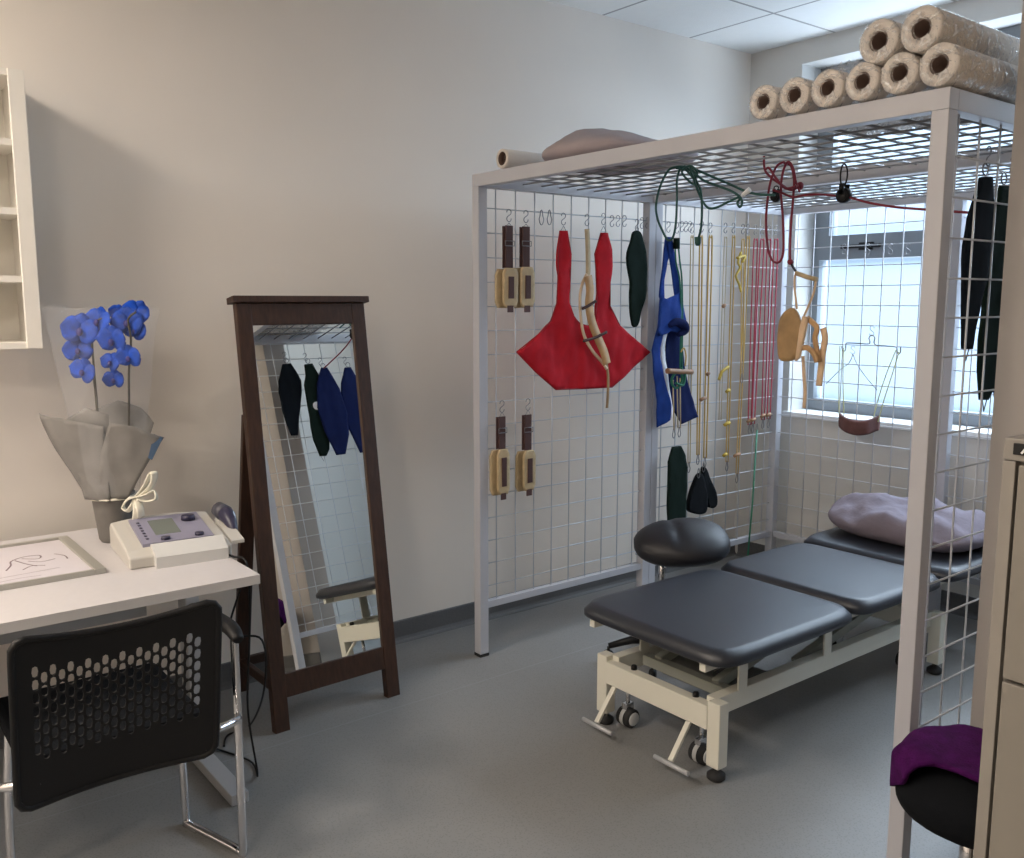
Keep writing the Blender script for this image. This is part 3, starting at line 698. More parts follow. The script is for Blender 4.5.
bm.faces.new(rows[0]); bm.faces.new(rows[-1][::-1]); obj('canvas', bm, mat('brown_canvas', (.14, .06, .055), .8, noise_amt=.2, noise_scale=30, bump=.3, bump_scale=500), hg)
hook(at(872, 331, 1, Y1-.012), 'S hook holding the wire hanger at the window grid', axis=1)
bm = B(); tube(bm, smooth([by(a, b, .0) for a, b in ((826, 384), (840, 370), (849, 363), (853, 354))], 3), .002, 6); tube(bm, smooth([by(a, b, .0) for a, b in ((853, 354), (857, 364), (866, 377), (877, 390))], 3), .002, 6)
tag(obj('wire_hanger', bm, M_steel), 'thin bare wire hanger shaped like an open triangle at the window grid', 'hanger')
hook(at(853, 350, 1, Y1-.012), 'S hook holding the bare wire hanger', axis=1, h=.04)
for px in (844, 868, 890.5, 908): hook(at(px, 249, 1, Y1-.012), 'white S hook hanging empty high on the window grid before the grey transom', 'empty hooks on the window grid', axis=1)
# slings on the right grid
XR = X1-.035
def rsling(pxs, label, m, X, seed, rings=1):
    ps = polyx(pxs, X); zt_ = max(p[1] for p in ps); ytop = [p[0] for p in ps if p[1] > zt_-.01]; yc = sum(ytop)/len(ytop)
    t = thing('tapered_sling', label, 'sling', (X, yc, min(p[1] for p in ps)), 'tapered slings on the right grid')
    obj('canvas', flatmesh(ps, mapx(X), .014, .006, seed), m, t, solid=.010)
    bm = B(); tube(bm, [V((X, yc+.016*math.cos(k*PI/5), zt_+.018+.016*math.sin(k*PI/5))) for k in range(10)], .0022, 6, closed=True)
    obj('ring', bm, M_steel, t)
    lo = min(p[1] for p in ps); yl = [p[0] for p in ps if p[1] < lo+.01]; yb = sum(yl)/len(yl)
    bm = B(); tube(bm, [V((X, yb-.014, lo+.004)), V((X, yb+.014, lo+.004)), V((X, yb, lo-.03))], .0018, 6, closed=True); obj('end_ring', bm, M_steel, t)
    hook((X1-.012, yc, zt_+.05), 'S hook holding the ' + label.split(' hanging')[0], h=.05)
    return t
sl1 = rsling([(980,177),(990,177),(993,200),(995,222),(991,250),(985,280),(979,305),(975,325),(970.5,349),(962.5,349),(961.5,320),(961.5,289),(963,270),(964,245),(968,218),(975,195)], 'near black tapered sling nearest the front post hanging on the right grid', M_navyb, X1-.018, 31)
sl2 = rsling([(999,186),(1008,186),(1011,215),(1012,250),(1008,290),(1002,340),(994,386),(988,400),(981,400),(979.5,365),(981,337),(984,311),(987,270),(990,235),(996,212)], 'near black longer tapered sling second from the front post hanging on the right grid', M_green, X1-.032, 32)
c_ = at(996, 285, 0, X1-.032); dm = disc
sl2['_w'] = tuple(sl2.location)
bm = B(); disc(bm, (X1-.032-.0085, c_.y, 1.56), (-1, 0, 0), .026, .002); obj('round_patch', bm, M_whitef, sl2)
for i, (yc, lab) in enumerate(((2.74, 'navy blue tapered sling reflected in the mirror, nearer one hanging on the right grid'), (2.92, 'navy blue tapered sling reflected in the mirror, farther one hanging on the right grid'))):
    t = thing('tapered_sling', lab, 'sling', (XR, yc, 1.28), 'tapered slings on the right grid')
    P = [(yc-.02, 1.80), (yc+.02, 1.80), (yc+.08, 1.66), (yc+.10, 1.5), (yc+.08, 1.36), (yc+.03, 1.24), (yc-.03, 1.24), (yc-.08, 1.40), (yc-.10, 1.55), (yc-.07, 1.70)]
    obj('canvas', flatmesh(P, mapx(XR+(.008 if i else -.008)), .014, .006, 40+i), M_navy if i == 0 else M_navy, t, solid=.010)
    bm = B(); tube(bm, [V((XR, yc+.016*math.cos(k*PI/5), 1.815+.016*math.sin(k*PI/5))) for k in range(10)], .0022, 6, closed=True); obj('ring', bm, M_steel, t)
    hook((X1-.012, yc, 1.85), 'S hook holding the ' + lab.split(' hanging')[0])

# ------------------------------------------------------------------ couch rolls, pillows on the roof
def roll(x, z, r, L, y, label, seed):
    t = thing('couch_roll', label, 'paper roll', (x, y+L/2, z-r), 'rolls of couch paper on the cage roof')
    M = frame((x, y, z), (0, 1, 0)); ri = r*.46
    bm = B(); lathe(bm, [(ri+.002, 0), (r-.003, 0), (r, .004), (r, L-.004), (r-.003, L), (ri+.002, L)], M, 36, True); obj('paper', bm, M_paper, t)
    bm = B(); lathe(bm, [(ri-.003, .004), (ri+.002, .004), (ri+.002, L-.004), (ri-.003, L-.004)], M, 28, True); lathe(bm, [(0, .12), (ri-.003, .12)], M, 28); obj('cardboard_core', bm, M_core, t)
    bm = B(); rs = []
    prof = [(ri*.80, .004), (ri*1.02, -.003), (r*.72, -.004), (r*.96, -.003), (r+.0012, .003)]+[(r+.0012, .02+(L-.02)*i/8) for i in range(9)]
    n = 44
    for i, (a, b) in enumerate(prof):
        rs.append([bm.verts.new(M @ V((((a+.0012*abs(noise.noise(V((k*.9, i*1.7, seed)))))*math.cos(2*PI*k/n)), ((a+.0012*abs(noise.noise(V((k*.9, i*1.7, seed)))))*math.sin(2*PI*k/n)), b-(.004*abs(noise.noise(V((k*1.3, i, seed+9)))) if i < 4 else 0)))) for k in range(n)])
    for a, b in zip(rs, rs[1:]):
        for k in range(n): bm.faces.new((a[k], a[(k+1) % n], b[(k+1) % n], b[k])).smooth = True
    obj('plastic_wrapper', bm, M_film, t)
zc = CH+.003
RS = [(-1.682, .046, 'film-wrapped couch paper roll, leftmost and smallest of the bottom row'),
      (-1.580, .047, 'film-wrapped couch paper roll, second from the left in the bottom row'),
      (-1.478, .048, 'film-wrapped couch paper roll, third from the left in the bottom row'),
      (-1.377, .047, 'film-wrapped couch paper roll, fourth from the left in the bottom row'),
      (-1.277, .049, 'film-wrapped couch paper roll under the two stacked rolls, fifth in the bottom row'),
      (-1.176, .050, 'film-wrapped thick couch paper roll at the right corner of the cage roof')]
for i, (x, r, l) in enumerate(RS): roll(x, zc+r+.001, r, .56, Y0-.03, l, i*7)
roll(-1.337, zc+.138, .053, .56, Y0-.03, 'film-wrapped couch paper roll stacked on top, left one of the upper pair', 51)
roll(-1.226, zc+.143, .053, .56, Y0-.03, 'film-wrapped couch paper roll stacked on top, right one of the upper pair', 57)
for k, (x, l) in enumerate(((-1.53, 'crumpled tail of clear film standing up between the second and third paper rolls'),)):
    bm = B(); rows = []
    for i in range(9):
        t = i/8
        rows.append([bm.verts.new((x+.11*(j/8-.5)+.012*noise.noise(V((i, j*.9, 3))), Y0+.10+.035*noise.noise(V((i*1.1, j*1.2, 7)))+.03*t, CH+.098+.050*t+.018*noise.noise(V((i*.8, j*1.6, 1))))) for j in range(9)])
    for a, b in zip(rows, rows[1:]):
        for j in range(8): bm.faces.new((a[j], a[j+1], b[j+1], b[j])).smooth = True
    tag(obj('plastic_film', bm, M_film), l, 'plastic film')
# slim roll + bedding at the far end
t = thing('slim_paper_roll', 'slim white paper roll lying at the left end of the cage roof', 'paper roll', (-2.90, 2.5, CH))
M = frame((-2.905, Y0-.02, CH+.040), (0, 1, 0)); bm = B(); lathe(bm, [(.026, 0), (.036, 0), (.037, .01), (.037, .5), (.026, .5)], M, 32, True); obj('paper', bm, M_paper, t)
bm = B(); lathe(bm, [(0, .03), (.027, .03), (.027, .002), (.0245, .002), (.0245, .028)], M, 28); obj('cardboard_core', bm, M_core, t)
def pillowf(rx, ry, rz, seed, amp=.03):
    def f(p):
        k = 1-.35*((abs(p.x)/rx)**3)*((abs(p.y)/ry)**3)
        q = V((p.x, p.y, p.z*k))
        n1 = noise.noise(V((p.x*7+seed, p.y*7, p.z*4)))*amp + noise.noise(V((p.x*18+seed, p.y*18, p.z*9)))*amp*.4
        edge = max(abs(p.x)/rx, abs(p.y)/ry)
        q.z += n1*max(0, min(1, .5+p.z/(rz*.5)))
        if q.z < -rz*.55: q.z = -rz*.55 
        return q
    return f
bm = B(); c = V((-2.585, 2.54, CH+.065))
def fold(p):
    q = pillowf(.26, .27, .08, 3, .018)(p)
    if q.z > 0: q.z *= 1.15-.75*max(0, min(1, (q.x+.05)/.30))
    return q
blob(bm, Matrix.Translation(c) @ Matrix.Rotation(.1, 4, 'Z'), .26, .27, .082, 3.0, 48, 24, fold)
zmin = min(v.co.z for v in bm.verts)
for v in bm.verts: v.co.z += CH+.001-zmin
tag(obj('folded_bedding', bm, M_duvet), 'folded grey and pink bedding lying on the left part of the cage roof', 'bedding')

# ------------------------------------------------------------------ treatment couch
cx0, cx1, cy0, cy1 = -2.31, -1.75, 2.195, 3.62
couch = thing('treatment_couch', 'three-section dark slate vinyl treatment couch on a cream steel base inside the cage', 'couch', ((cx0+cx1)/2, (cy0+cy1)/2, 0))
def leg(x, y, sy):
    xa, xb = (x, x+.05) if x < -2 else (x-.05, x)
    ya, yb = (y, y+.045) if sy > 0 else (y-.045, y)
    bm = B(); box(bm, xa, xb, ya, yb, .045, .262, .004); l = obj('leg', bm, M_cream, couch)
    c = V(((xa+xb)/2, (ya+yb)/2, 0)); bm = B(); lathe(bm, [(0, 0), (.024, 0), (.030, .006), (.030, .018), (.018, .028), (.010, .032), (.010, .046), (0, .046)], Matrix.Translation(c), 24); obj('rubber_foot', bm, M_rubber, l)
for x in (cx0, cx1):
    leg(x, cy0, 1); leg(x, cy1, -1)
for ya in (cy0-.004, cy1-.036):
    bm = B(); box(bm, cx0+.048, cx1-.048, ya, ya+.04, .165, .245, .003); e = obj('end_bar', bm, M_cream, couch)
    for xx in (cx0+.16, cx1-.12):
        bm = B(); lathe(bm, [(0, 0), (.011, 0), (.011, .012), (.007, .016), (0, .016)], Matrix.Translation((xx, ya+.03, .245)), 16); obj('bolt_cap', bm, M_black, e)
for x in (cx0+.06, cx1-.06):
    bm = B(); box(bm, x-.02, x+.02, cy0+.03, cy1-.03, .20, .262, .003); r_ = obj('side_rail', bm, M_cream, couch)
    for yy in (cy0+.14, cy0+.62, cy1-.28):
        bm = B(); box(bm, x-.004+.018, x+.004+.018, yy, yy+.045, .255, .40, .002); obj('bracket', bm, M_cream, r_)
# lifting mechanism
bm = B()
for x in (-2.16, -1.90):
    bar(bm, (x, cy0+.16, .24), (x, cy0+.75, .37), .03, .035, .003); bar(bm, (x+.04, cy0+.55, .23), (x+.04, cy1-.2, .37), .03, .035, .003)
bar(bm, (-2.22, cy0+.16, .23), (-1.83, cy0+.16, .23), .035); bar(bm, (-2.22, cy0+.75, .37), (-1.83, cy0+.75, .37), .035)
bar(bm, (-2.22, cy1-.2, .37), (-1.83, cy1-.2, .37), .035)
obj('lift_linkage', bm, mat('grey_green_steel', (.30, .31, .27), .5), couch)
bm = B(); box(bm, -2.20, -1.86, cy0+.22, cy0+.42, .165, .225, .004); bar(bm, (-2.03, cy0+.3, .22), (-2.03, cy0+.9, .33), .05, .05, .006); obj('motor', bm, mat('dull_grey_steel', (.20, .205, .19), .6), couch)
bm = B(); tube(bm, [(-1.93, cy0+.42, .285), (-1.93, cy0+.72, .33)], .009, 12); tube(bm, [(-1.93, cy0+.2, .25), (-1.93, cy0+.45, .289)], .016, 12); obj('gas_strut', bm, M_chrome, couch)
bm = B()
for x in (-2.28, -1.78): bar(bm, (x, 2.14, .392), (x, 4.08, .392), .025, .025, .002)
for y in (2.20, 2.84, 2.92, 3.46, 3.58, 4.04): bar(bm, (-2.29, y, .392), (-1.77, y, .392), .025, .025, .002)
obj('top_frame', bm, M_cream, couch)
# cushions
def cushion(name, x0, x1, y0, y1, z0, z1, label, skew=0, bow0=0, bow1=0, tilt=0):
    bm = B(); nx, ny = 26, 26; r = .026
    cxm, cym, hx_, hy_ = (x0+x1)/2, (y0+y1)/2, (x1-x0)/2, (y1-y0)/2
    def P(u, v, s):
        # rounded-corner outline
        e = 9
        k = (abs(u)**e+abs(v)**e)**(1/e) if (u or v) else 1
        m = max(abs(u), abs(v)); sc = m/k if k else 1
        x = u*sc*hx_*(1 if m == 0 else 1); y = v*sc*hy_
        y += (bow1 if v > 0 else -bow0)*abs(v)*(1-u*u)
        ed = max(0, 1-m)*min(hx_, hy_)
        dz = 0
        if ed < r: dz = r-math.sqrt(max(0, r*r-(r-ed)**2))
        th = z1-z0
        if s > 0: z = z1 - dz*.9 + .006*(1-m*m)
        else: z = z0 + min(dz, th*.25)
        return V((cxm+x, cym+y, z + tilt*(y+hy_)))
    us = [-1+2*i/nx for i in range(nx+1)]; us = [math.copysign(abs(u)**.7, u) for u in us]
    T = [[bm.verts.new(P(u, v, 1)) for v in us] for u in us]; Bt = [[bm.verts.new(P(u, v, -1)) for v in us] for u in us]
    for i in range(nx):
        for j in range(ny):
            bm.faces.new((T[i][j], T[i+1][j], T[i+1][j+1], T[i][j+1])).smooth = True
            bm.faces.new((Bt[i][j], Bt[i][j+1], Bt[i+1][j+1], Bt[i+1][j])).smooth = True
    for i in range(nx):
        for a, b in (((i, 0), (i+1, 0)), ((i+1, ny), (i, ny)), ((0, i+1), (0, i)), ((nx, i), (nx, i+1))):
            bm.faces.new((T[a[0]][a[1]], T[b[0]][b[1]], Bt[b[0]][b[1]], Bt[a[0]][a[1]])).smooth = True
    return obj(name, bm, M_vinyl, couch, label=label)
cushion('foot_cushion', -2.35, -1.675, 2.115, 2.86, .405, .46, None, bow1=.0)
cushion('middle_cushion', -2.36, -1.685, 2.885, 3.48, .405, .462, None, bow0=-.0)
cushion('head_cushion', -2.40, -1.68, 3.51, 4.12, .405, .462, None, tilt=.02)
def castor(x, y, s=1):
    bm = B(); disc(bm, (x-.030, y, .036), (1, 0, 0), .034, .06); c = obj('castor', bm, M_rubber, couch)
    bm = B(); disc(bm, (x+.0301, y, .036), (1, 0, 0), .024, .004); disc(bm, (x-.012, y, .036), (1, 0, 0), .0345, .022); disc(bm, (x-.0341, y, .036), (1, 0, 0), .024, .004); obj('hub', bm, mat('pale_hub', (.55, .56, .56), .4), c)
    bm = B(); tube(bm, [(x, y, .066), (x, y, .165)], .008, 10); box(bm, x-.012, x+.012, y-.02, y+.02, .066, .09, .003); obj('fork', bm, M_chrome, c)
for x in (cx0+.095, cx1-.125): castor(x, cy0+.065); castor(x, cy1-.07)
for x in (cx0+.08, cx1-.135):
    bm = B(); bar(bm, (x, cy0+.02, .165), (x+.012, cy0-.085, .055), .018, .012, .002); pd = obj('brake_lever', bm, M_cream, couch)
    bm = B(); tube(bm, [(x-.055, cy0-.088, .045), (x+.09, cy0-.088, .045)], .008, 10); obj('pedal_bar', bm, M_greym, pd)
# pillow on the couch
bm = B(); blob(bm, Matrix.Translation((-2.055, 3.87, .56)) @ Matrix.Rotation(-.04, 4, 'Z'), .345, .24, .105, 3.6, 72, 36, pillowf(.345, .24, .11, 11, .042))
zmin = min(v.co.z for v in bm.verts)
for v in bm.verts: v.co.z += .479-zmin
tag(obj('pillow', bm, M_mauve), 'rumpled mauve grey pillow lying on the head end of the couch', 'pillow')
# saddle stool
sx, sy = -2.56, 2.80
st = thing('saddle_stool', 'black vinyl saddle stool standing between the couch and the left grid', 'stool', (sx, sy, 0))
bm = B()
def sad(p):
    u = p.x/.20
    z = p.z + .012*u*u
    if p.z > 0: z -= .010*math.exp(-((u+.15)/.10)**2)*(p.z/.08) + .012*max(0, -u-.2)
    y = p.y*(1-.22*max(0, -u))
    if p.z < 0: z = p.z*.85 - .012*max(0, -u)
    return V((p.x, y, z))
blob(bm, Matrix.Translation((sx+.05, sy+.06, .517)) @ Matrix.Rotation(YAW+.05, 4, 'Z') @ Matrix.Rotation(-.04, 4, 'Y') @ Matrix.Rotation(.20, 4, 'X'), .198, .165, .086, 2.5, 56, 28, sad)
obj('seat', bm, M_vinylb, st)
bm = B(); tube(bm, [(sx, sy, .10), (sx, sy, .30)], .025, 20); tube(bm, [(sx, sy, .30), (sx, sy, .47)], .014, 16); box(bm, sx-.08, sx+.08, sy-.08, sy+.08, .462, .472, .003); obj('gas_column', bm, M_chrome, st)
for k in range(5):
    a = 2*PI*k/5+.3; d = V((math.cos(a), math.sin(a), 0)); bm = B()
    tube(bm, [V((sx, sy, .10)), V((sx, sy, .095))+d*.12, V((sx, sy, .068))+d*.22], [.022, .017, .012], 10); l = obj('leg', bm, M_black, st)
    bm = B(); disc(bm, V((sx, sy, .025))+d*.22+V((-d.y, d.x, 0))*-.014, (-d.y, d.x, 0), .025, .028); tube(bm, [V((sx, sy, .03))+d*.22, V((sx, sy, .066))+d*.22], .006, 8); obj('castor', bm, M_black, l)

# ------------------------------------------------------------------ cheval mirror
ma = V((-2.933, 1.231, 0)); mw = .521; mh = 1.535; lean = .172; my = 0
mir = thing('standing_mirror', 'tall dark wooden framed mirror leaning on its easel leg against the left wall', 'mirror', (-3.05, ma.y+mw/2, 0))
yv = V((-.031, 1, 0)).normalized(); hv = V((-lean, .014, 1)); nv = yv.cross(hv).normalized()
L = mh*hv.length; hvn = hv.normalized()
Mm = Matrix((yv, hvn, nv)).transposed().to_4x4(); Mm.translation = ma
def mbox(u0, u1, v0, v1, w0, w1, bev=.003):
    b2 = B(); box(b2, u0, u1, v0, v1, w0, w1, bev); bm = B(); merge(bm, b2, Mm); return bm
SW = .056
for u0, nm in ((0, 'side_rail'), (mw-SW, 'side_rail')): obj(nm, mbox(u0, u0+SW, .0, L-.022, -.032, 0), M_wood, mir)
obj('top_rail', mbox(SW, mw-SW, L-.022-.080, L-.022, -.030, -.002), M_wood, mir)
obj('bottom_rail', mbox(SW, mw-SW, .115, .200, -.030, -.002), M_wood, mir)
obj('cornice', mbox(-.016, mw+.016, L-.022, L+.002, -.045, .016, .003), M_wood, mir)
obj('glass', mbox(SW-.003, mw-SW+.003, .195, L-.095, -.016, -.010, 0), M_mirror, mir)
bf = .0
ylc = ma.y+.055
topc = Mm @ V((.075, L-.45, -.055)); 
for u in (.03, mw-.03):
    a = Mm @ V((u, L-.42, -.040)); f_ = V((-3.325, ma.y+u+.03*(1 if u < .2 else -1)*0, .018))
    bm = B(); bar(bm, a, f_, .055, .022, .003, up=V((1, 0, .3))); obj('easel_leg', bm, M_wood, mir)
bm = B(); bar(bm, (-3.31, ma.y+.03, .14), (-3.31, ma.y+mw-.03, .14), .02, .035, .003); obj('stretcher', bm, M_wood, mir)
bm = B(); bar(bm, Mm @ V((.03, .15, -.03)), V((-3.315, ma.y+.03, .14)), .02, .035, .003); obj('stretcher', bm, M_wood, mir)

# ------------------------------------------------------------------ desk and things on it
DZ = .74; dx0, dx1, dy0, dy1 = -3.34, -2.465, -.75, 1.005
desk = thing('desk', 'white laminate desk with grey legs along the left wall', 'desk', ((dx0+dx1)/2, (dy0+dy1)/2, 0))
bm = B(); box(bm, dx0, dx1, dy0, dy1, DZ-.003, DZ, .001); obj('tabletop', bm, M_lam, desk)
bm = B(); box(bm, dx0, dx1-.0, dy0, dy1, DZ-.028, DZ-.003, .001); obj('edge_band', bm, mat('desk_edge', (.60, .58, .57), .5), desk)
for yy in (dy1-.075, dy0+.03):
    bm = B(); box(bm, -3.25, -2.57, yy, yy+.055, .0, .035, .004); l = obj('leg', bm, M_greym, desk)
    bm = B(); box(bm, -3.00, -2.92, yy+.005, yy+.05, .03, DZ-.028, .004); box(bm, -3.2, -2.6, yy+.005, yy+.05, DZ-.055, DZ-.027, .003); obj('column', bm, M_greym, l)
bm = B(); box(bm, -3.28, -3.25, dy0+.1, dy1-.1, .42, DZ-.03, .003); obj('modesty_panel', bm, mat('grey_panel', (.36, .36, .36), .6), desk)
bm = B(); bar(bm, (-2.98, dy0+.05, DZ-.05), (-2.98, dy1-.05, DZ-.05), .04, .04); obj('cross_beam', bm, M_greym, desk)
# framed document lying flat
fr = thing('picture_frame', 'silver framed document with a small sketch lying flat on the desk', 'picture frame', (-2.98, .36, DZ))
fx0, fx1, fy0, fy1 = -3.225, -2.75, .02, .66
bm = B(); fw = .03; box(bm, fx0, fx1, fy0, fy0+fw, DZ, DZ+.016, .003); box(bm, fx0, fx1, fy1-fw, fy1, DZ, DZ+.016, .003); box(bm, fx0, fx0+fw*.6, fy0+fw, fy1-fw, DZ, DZ+.016, .003); box(bm, fx1-fw*.45, fx1, fy0+fw, fy1-fw, DZ, DZ+.016, .003)
obj('frame', bm, M_silver, fr)
bm = B(); box(bm, fx0+.02, fx1-.02, fy0+.02, fy1-.02, DZ+.002, DZ+.009); obj('document', bm, mat('lilac_paper', (.64, .60, .64), .3), fr)
bm = B(); zz = DZ+.0095
def stroke(bm, pts, w=.0016, z=None):
    tube(bm, smooth([V((a, b, z or zz)) for a, b in pts], 4), w, 4, flat=.2)
for i in range(4): stroke(bm, [(-3.17+.045*i, .10, ), (-3.17+.045*i, .22), (-3.168+.045*i, .40-.03*i)], .0013)
stroke(bm, [(-2.84, .33), (-2.85, .42), (-2.862, .56)], .0012); stroke(bm, [(-2.80, .36), (-2.815, .44), (-2.81, .50)], .0012)
obj('writing', bm, M_ink, fr)
for pts_, w_ in (([(-2.92, .43), (-2.97, .45), (-3.02, .46), (-3.05, .50), (-3.04, .54), (-3.0, .53), (-3.03, .49)], .0024), ([(-2.90, .47), (-2.93, .50), (-2.91, .53)], .002), ([(-3.03, .58), (-2.99, .60), (-2.95, .60)], .002), ([(-3.02, .47), (-2.96, .49), (-2.92, .51)], .0024), ([(-2.99, .50), (-2.96, .53), (-2.97, .57)], .002), ([(-2.86, .345), (-2.845, .36), (-2.85, .375)], .003)):
    bm = B(); stroke(bm, pts_, w_); obj('drawn_line', bm, M_inkd, fr)
# orchid
ox, oy = -3.125, .785
D0 = .788*3.10+.616*.745
orc = thing('potted_orchid', 'blue orchid in a grey wrapped pot with a cream ribbon on the desk', 'plant', (ox, oy, DZ))
OP = V((ox, oy, 0)); R2 = V((RT.x, RT.y, 0)); F2 = V((FW.x, FW.y, 0)).normalized()
def op(px, py, dep=0):
    """point in the vertical plane through the pot facing the desk, dep metres behind it"""
    d = FW + RT*((px-512)/FPX) + UP*(-(py-429)/FPX); q = OP + F2*dep
    t = (q-V((0, 0, 0))).dot(F2)/d.dot(F2); return CAM + d*t
bm = B(); lathe(bm, [(0, 0), (.044, 0), (.050, .01), (.066, .15), (.067, .16), (.060, .16), (.058, .14), (0, .13)], Matrix.Translation((ox, oy, DZ)), 28); obj('pot', bm, M_pot, orc)
# flared wrap of folded pointed sheets
def wrapsheet(px_pts, dep, seed, m=M_wrap):
    # px_pts: closed outline, measured on the plane through the pot
    P = [op(a, b, dep) for a, b in px_pts]; uv = [((p-OP).dot(R2), p.z) for p in P]
    z0 = DZ+.15
    cur = lambda u, v: dep*max(0, min(1, (v-z0)/.25)) - (.067 if dep < 0 else -.067)*math.sqrt(max(0, 1-min(1, (u/.20)**2)))*1.0
    bmm = flatmesh(uv, lambda u, v, w: OP+V((0, 0, 0))+R2*u+V((0, 0, v))+F2*w-V((0, 0, 0)), .016, .012, seed, cur)
    return obj('wrapping_sheet', bmm, m, orc, solid=.0012)
wrapsheet([(92,496),(60,445),(40,413),(68,416),(92,420),(112,424),(113,445),(116,500)], -.035, 1)
wrapsheet([(92,496),(80,455),(72,418),(96,405),(118,412),(118,450),(122,498)], -.02, 2)
wrapsheet([(100,498),(108,450),(118,420),(140,424),(165,437),(152,460),(138,484),(130,498)], -.045, 3)
wrapsheet([(94,496),(78,450),(86,412),(110,402),(134,410),(148,425),(140,460),(130,497)], .05, 4)
bm = B(); a, b, c, d = op(154, 434, -.062), op(163, 438, -.060), op(152, 460, -.09), op(148, 458, -.09)
bm.faces.new([bm.verts.new(p) for p in (a, b, c, d)]); obj('tag', bm, M_bluel, orc, solid=.001)
bm = B(); tube(bm, [V((ox+.071*math.cos(k*PI/12), oy+.071*math.sin(k*PI/12), DZ+.150)) for k in range(24)], .010, 8, closed=True, flat=.5)
bw = op(136, 497, -.085)
for pl_ in ([(0, 0), (-8, 2), (-13, 10), (-8, 14), (-1, 4)], [(0, 0), (8, -10), (14, -22), (18, -24), (16, -12), (4, 0)], [(0, 0), (9, -2), (18, -6), (20, 2), (10, 4), (1, 2)], [(0, 2), (1, 12), (0, 24)], [(1, 2), (4, 12), (5, 20)]):
    tube(bm, smooth([op(136+a, 497+b, -.088-.01*(i % 2)) for i, (a, b) in enumerate(pl_)], 5), .0125, 8, flat=.3)
obj('ribbon', bm, M_ribbon, orc)
bm = B(); tube(bm, smooth([op(100, 450), op(97, 405), op(94, 370), op(92, 335), op(96, 322), op(104, 318)], 5), .0036, 8); tube(bm, smooth([op(98, 430), op(96, 400), op(93, 372)], 5), .003, 8); obj('stem', bm, M_stem, orc)
bm = B(); tube(bm, smooth([op(129, 450), op(129, 405), op(129, 370), op(131, 340), op(128, 320), op(136, 312)], 5), .0036, 8); obj('stem', bm, M_stem, orc)
def flower(px, py, s, dep, seed, tw=0):
    rnd = random.Random(seed); c = op(px, py, dep); bm = B()
    n = (-F2 + R2*rnd.uniform(-.35, .35) + V((0, 0, rnd.uniform(-.25, .25)))).normalized(); M = frame(c, n, R2)
    for k, (ang, ln, wd) in enumerate(((0, 1, 1.15), (180, 1, 1.15), (90, .95, .75), (218, .9, .7), (322, .9, .7))):
        a = math.radians(ang+tw+rnd.uniform(-8, 8)); u = V((math.cos(a), math.sin(a), 0)); w = V((-u.y, u.x, 0))
        rows = []
        for i in range(6):
            t = i/5; wid = s*wd*.62*math.sin(PI*min(1, .12+.80*t))**.8 * (1 if i < 5 else .45)
            rows.append([bm.verts.new(M @ (u*(s*ln*t) + w*(wid*j) + V((0, 0, .012*t*t - .25*s*abs(j)*t*.6 - .002*k)))) for j in (-1, -.5, 0, .5, 1)])
        for a_, b_ in zip(rows, rows[1:]):
            for j in range(4): bm.faces.new((a_[j], a_[j+1], b_[j+1], b_[j])).smooth = True
    f = obj('flower', bm, M_petal, orc, solid=.001)
    bm = B(); blob(bm, M @ Matrix.Translation((0, -s*.12, .008)), s*.17, s*.22, s*.14, 2); obj('lip', bm, M_petald, f)
for i, (px, py, s, dep) in enumerate(((80, 330, .058, -.02), (98, 321, .050, .0), (78, 350, .046, -.01), (83, 371, .046, -.03), (112, 340, .052, -.02), (127, 322, .052, .01), (136, 312, .044, .03), (129, 357, .044, -.02), (111, 362, .036, .0), (114, 379, .036, .01), (118, 313, .030, .03), (135, 330, .040, .02))): flower(px, py, s*1.0, dep, i, tw=random.uniform(-25, 25))
# clear cellophane sleeve around the blooms
bm = B(); rs = []; n = 30
for i in range(9):
    t = i/8; zz_ = DZ+.16+.60*t; r = .08+.09*t
    rs.append([bm.verts.new((ox+(r+.012*noise.noise(V((k*.8, i, 2))))*math.cos(2*PI*k/n), oy+(r+.012*noise.noise(V((k*.8, i, 2))))*math.sin(2*PI*k/n), zz_+.03*noise.noise(V((k*.6, 3, 1)))*(i == 8))) for k in range(n)])
for a, b in zip(rs, rs[1:]):
    for k in range(n): bm.faces.new((a[k], a[(k+1) % n], b[(k+1) % n], b[k])).smooth = True
obj('cellophane_sleeve', bm, M_cello, orc)
# electrotherapy unit
dv = thing('therapy_unit', 'cream electrotherapy console with lilac control panel at the desk end', 'medical device', (-2.92, .87, DZ))
# local frame: u along the front (towards the room's depth), v back to the wall, w up
fo = V((-2.735, .735, DZ)); uu = V((.020, .245, 0)).normalized(); vv = V((-uu.y, uu.x, 0)); Wd = .265; Dp = .30
MD = Matrix((uu, vv, V((0, 0, 1)))).transposed().to_4x4(); MD.translation = fo
def prism(prof, u0, u1, taper=0, bev=0, bow=0):
    """profile in (v, w) extruded along u"""
    b2 = B(); N = 9; rows = []
    for i in range(N):
        t = i/(N-1); u = u0+(u1-u0)*t
        rows.append([b2.verts.new((u, v, w+bow*4*t*(1-t)*(max(0, w-.03)/.06))) for v, w in prof])
    for a, b in zip(rows, rows[1:]):
        for k in range(len(prof)): b2.faces.new((a[k], a[(k+1) % len(prof)], b[(k+1) % len(prof)], b[k]))
    b2.faces.new(rows[0][::-1]); b2.faces.new(rows[-1]); bm = B(); merge(bm, b2, MD); return bm
csg = obj('casing', prism([(0, .0), (Dp, .0), (Dp, .07), (Dp-.02, .085), (.04, .046), (0, .034)], -.015, Wd+.02, bow=.012), M_dev, dv)
sl = (.085-.046)/(Dp-.06)
def onp(v, off): return .046+(v-.04)*sl+off
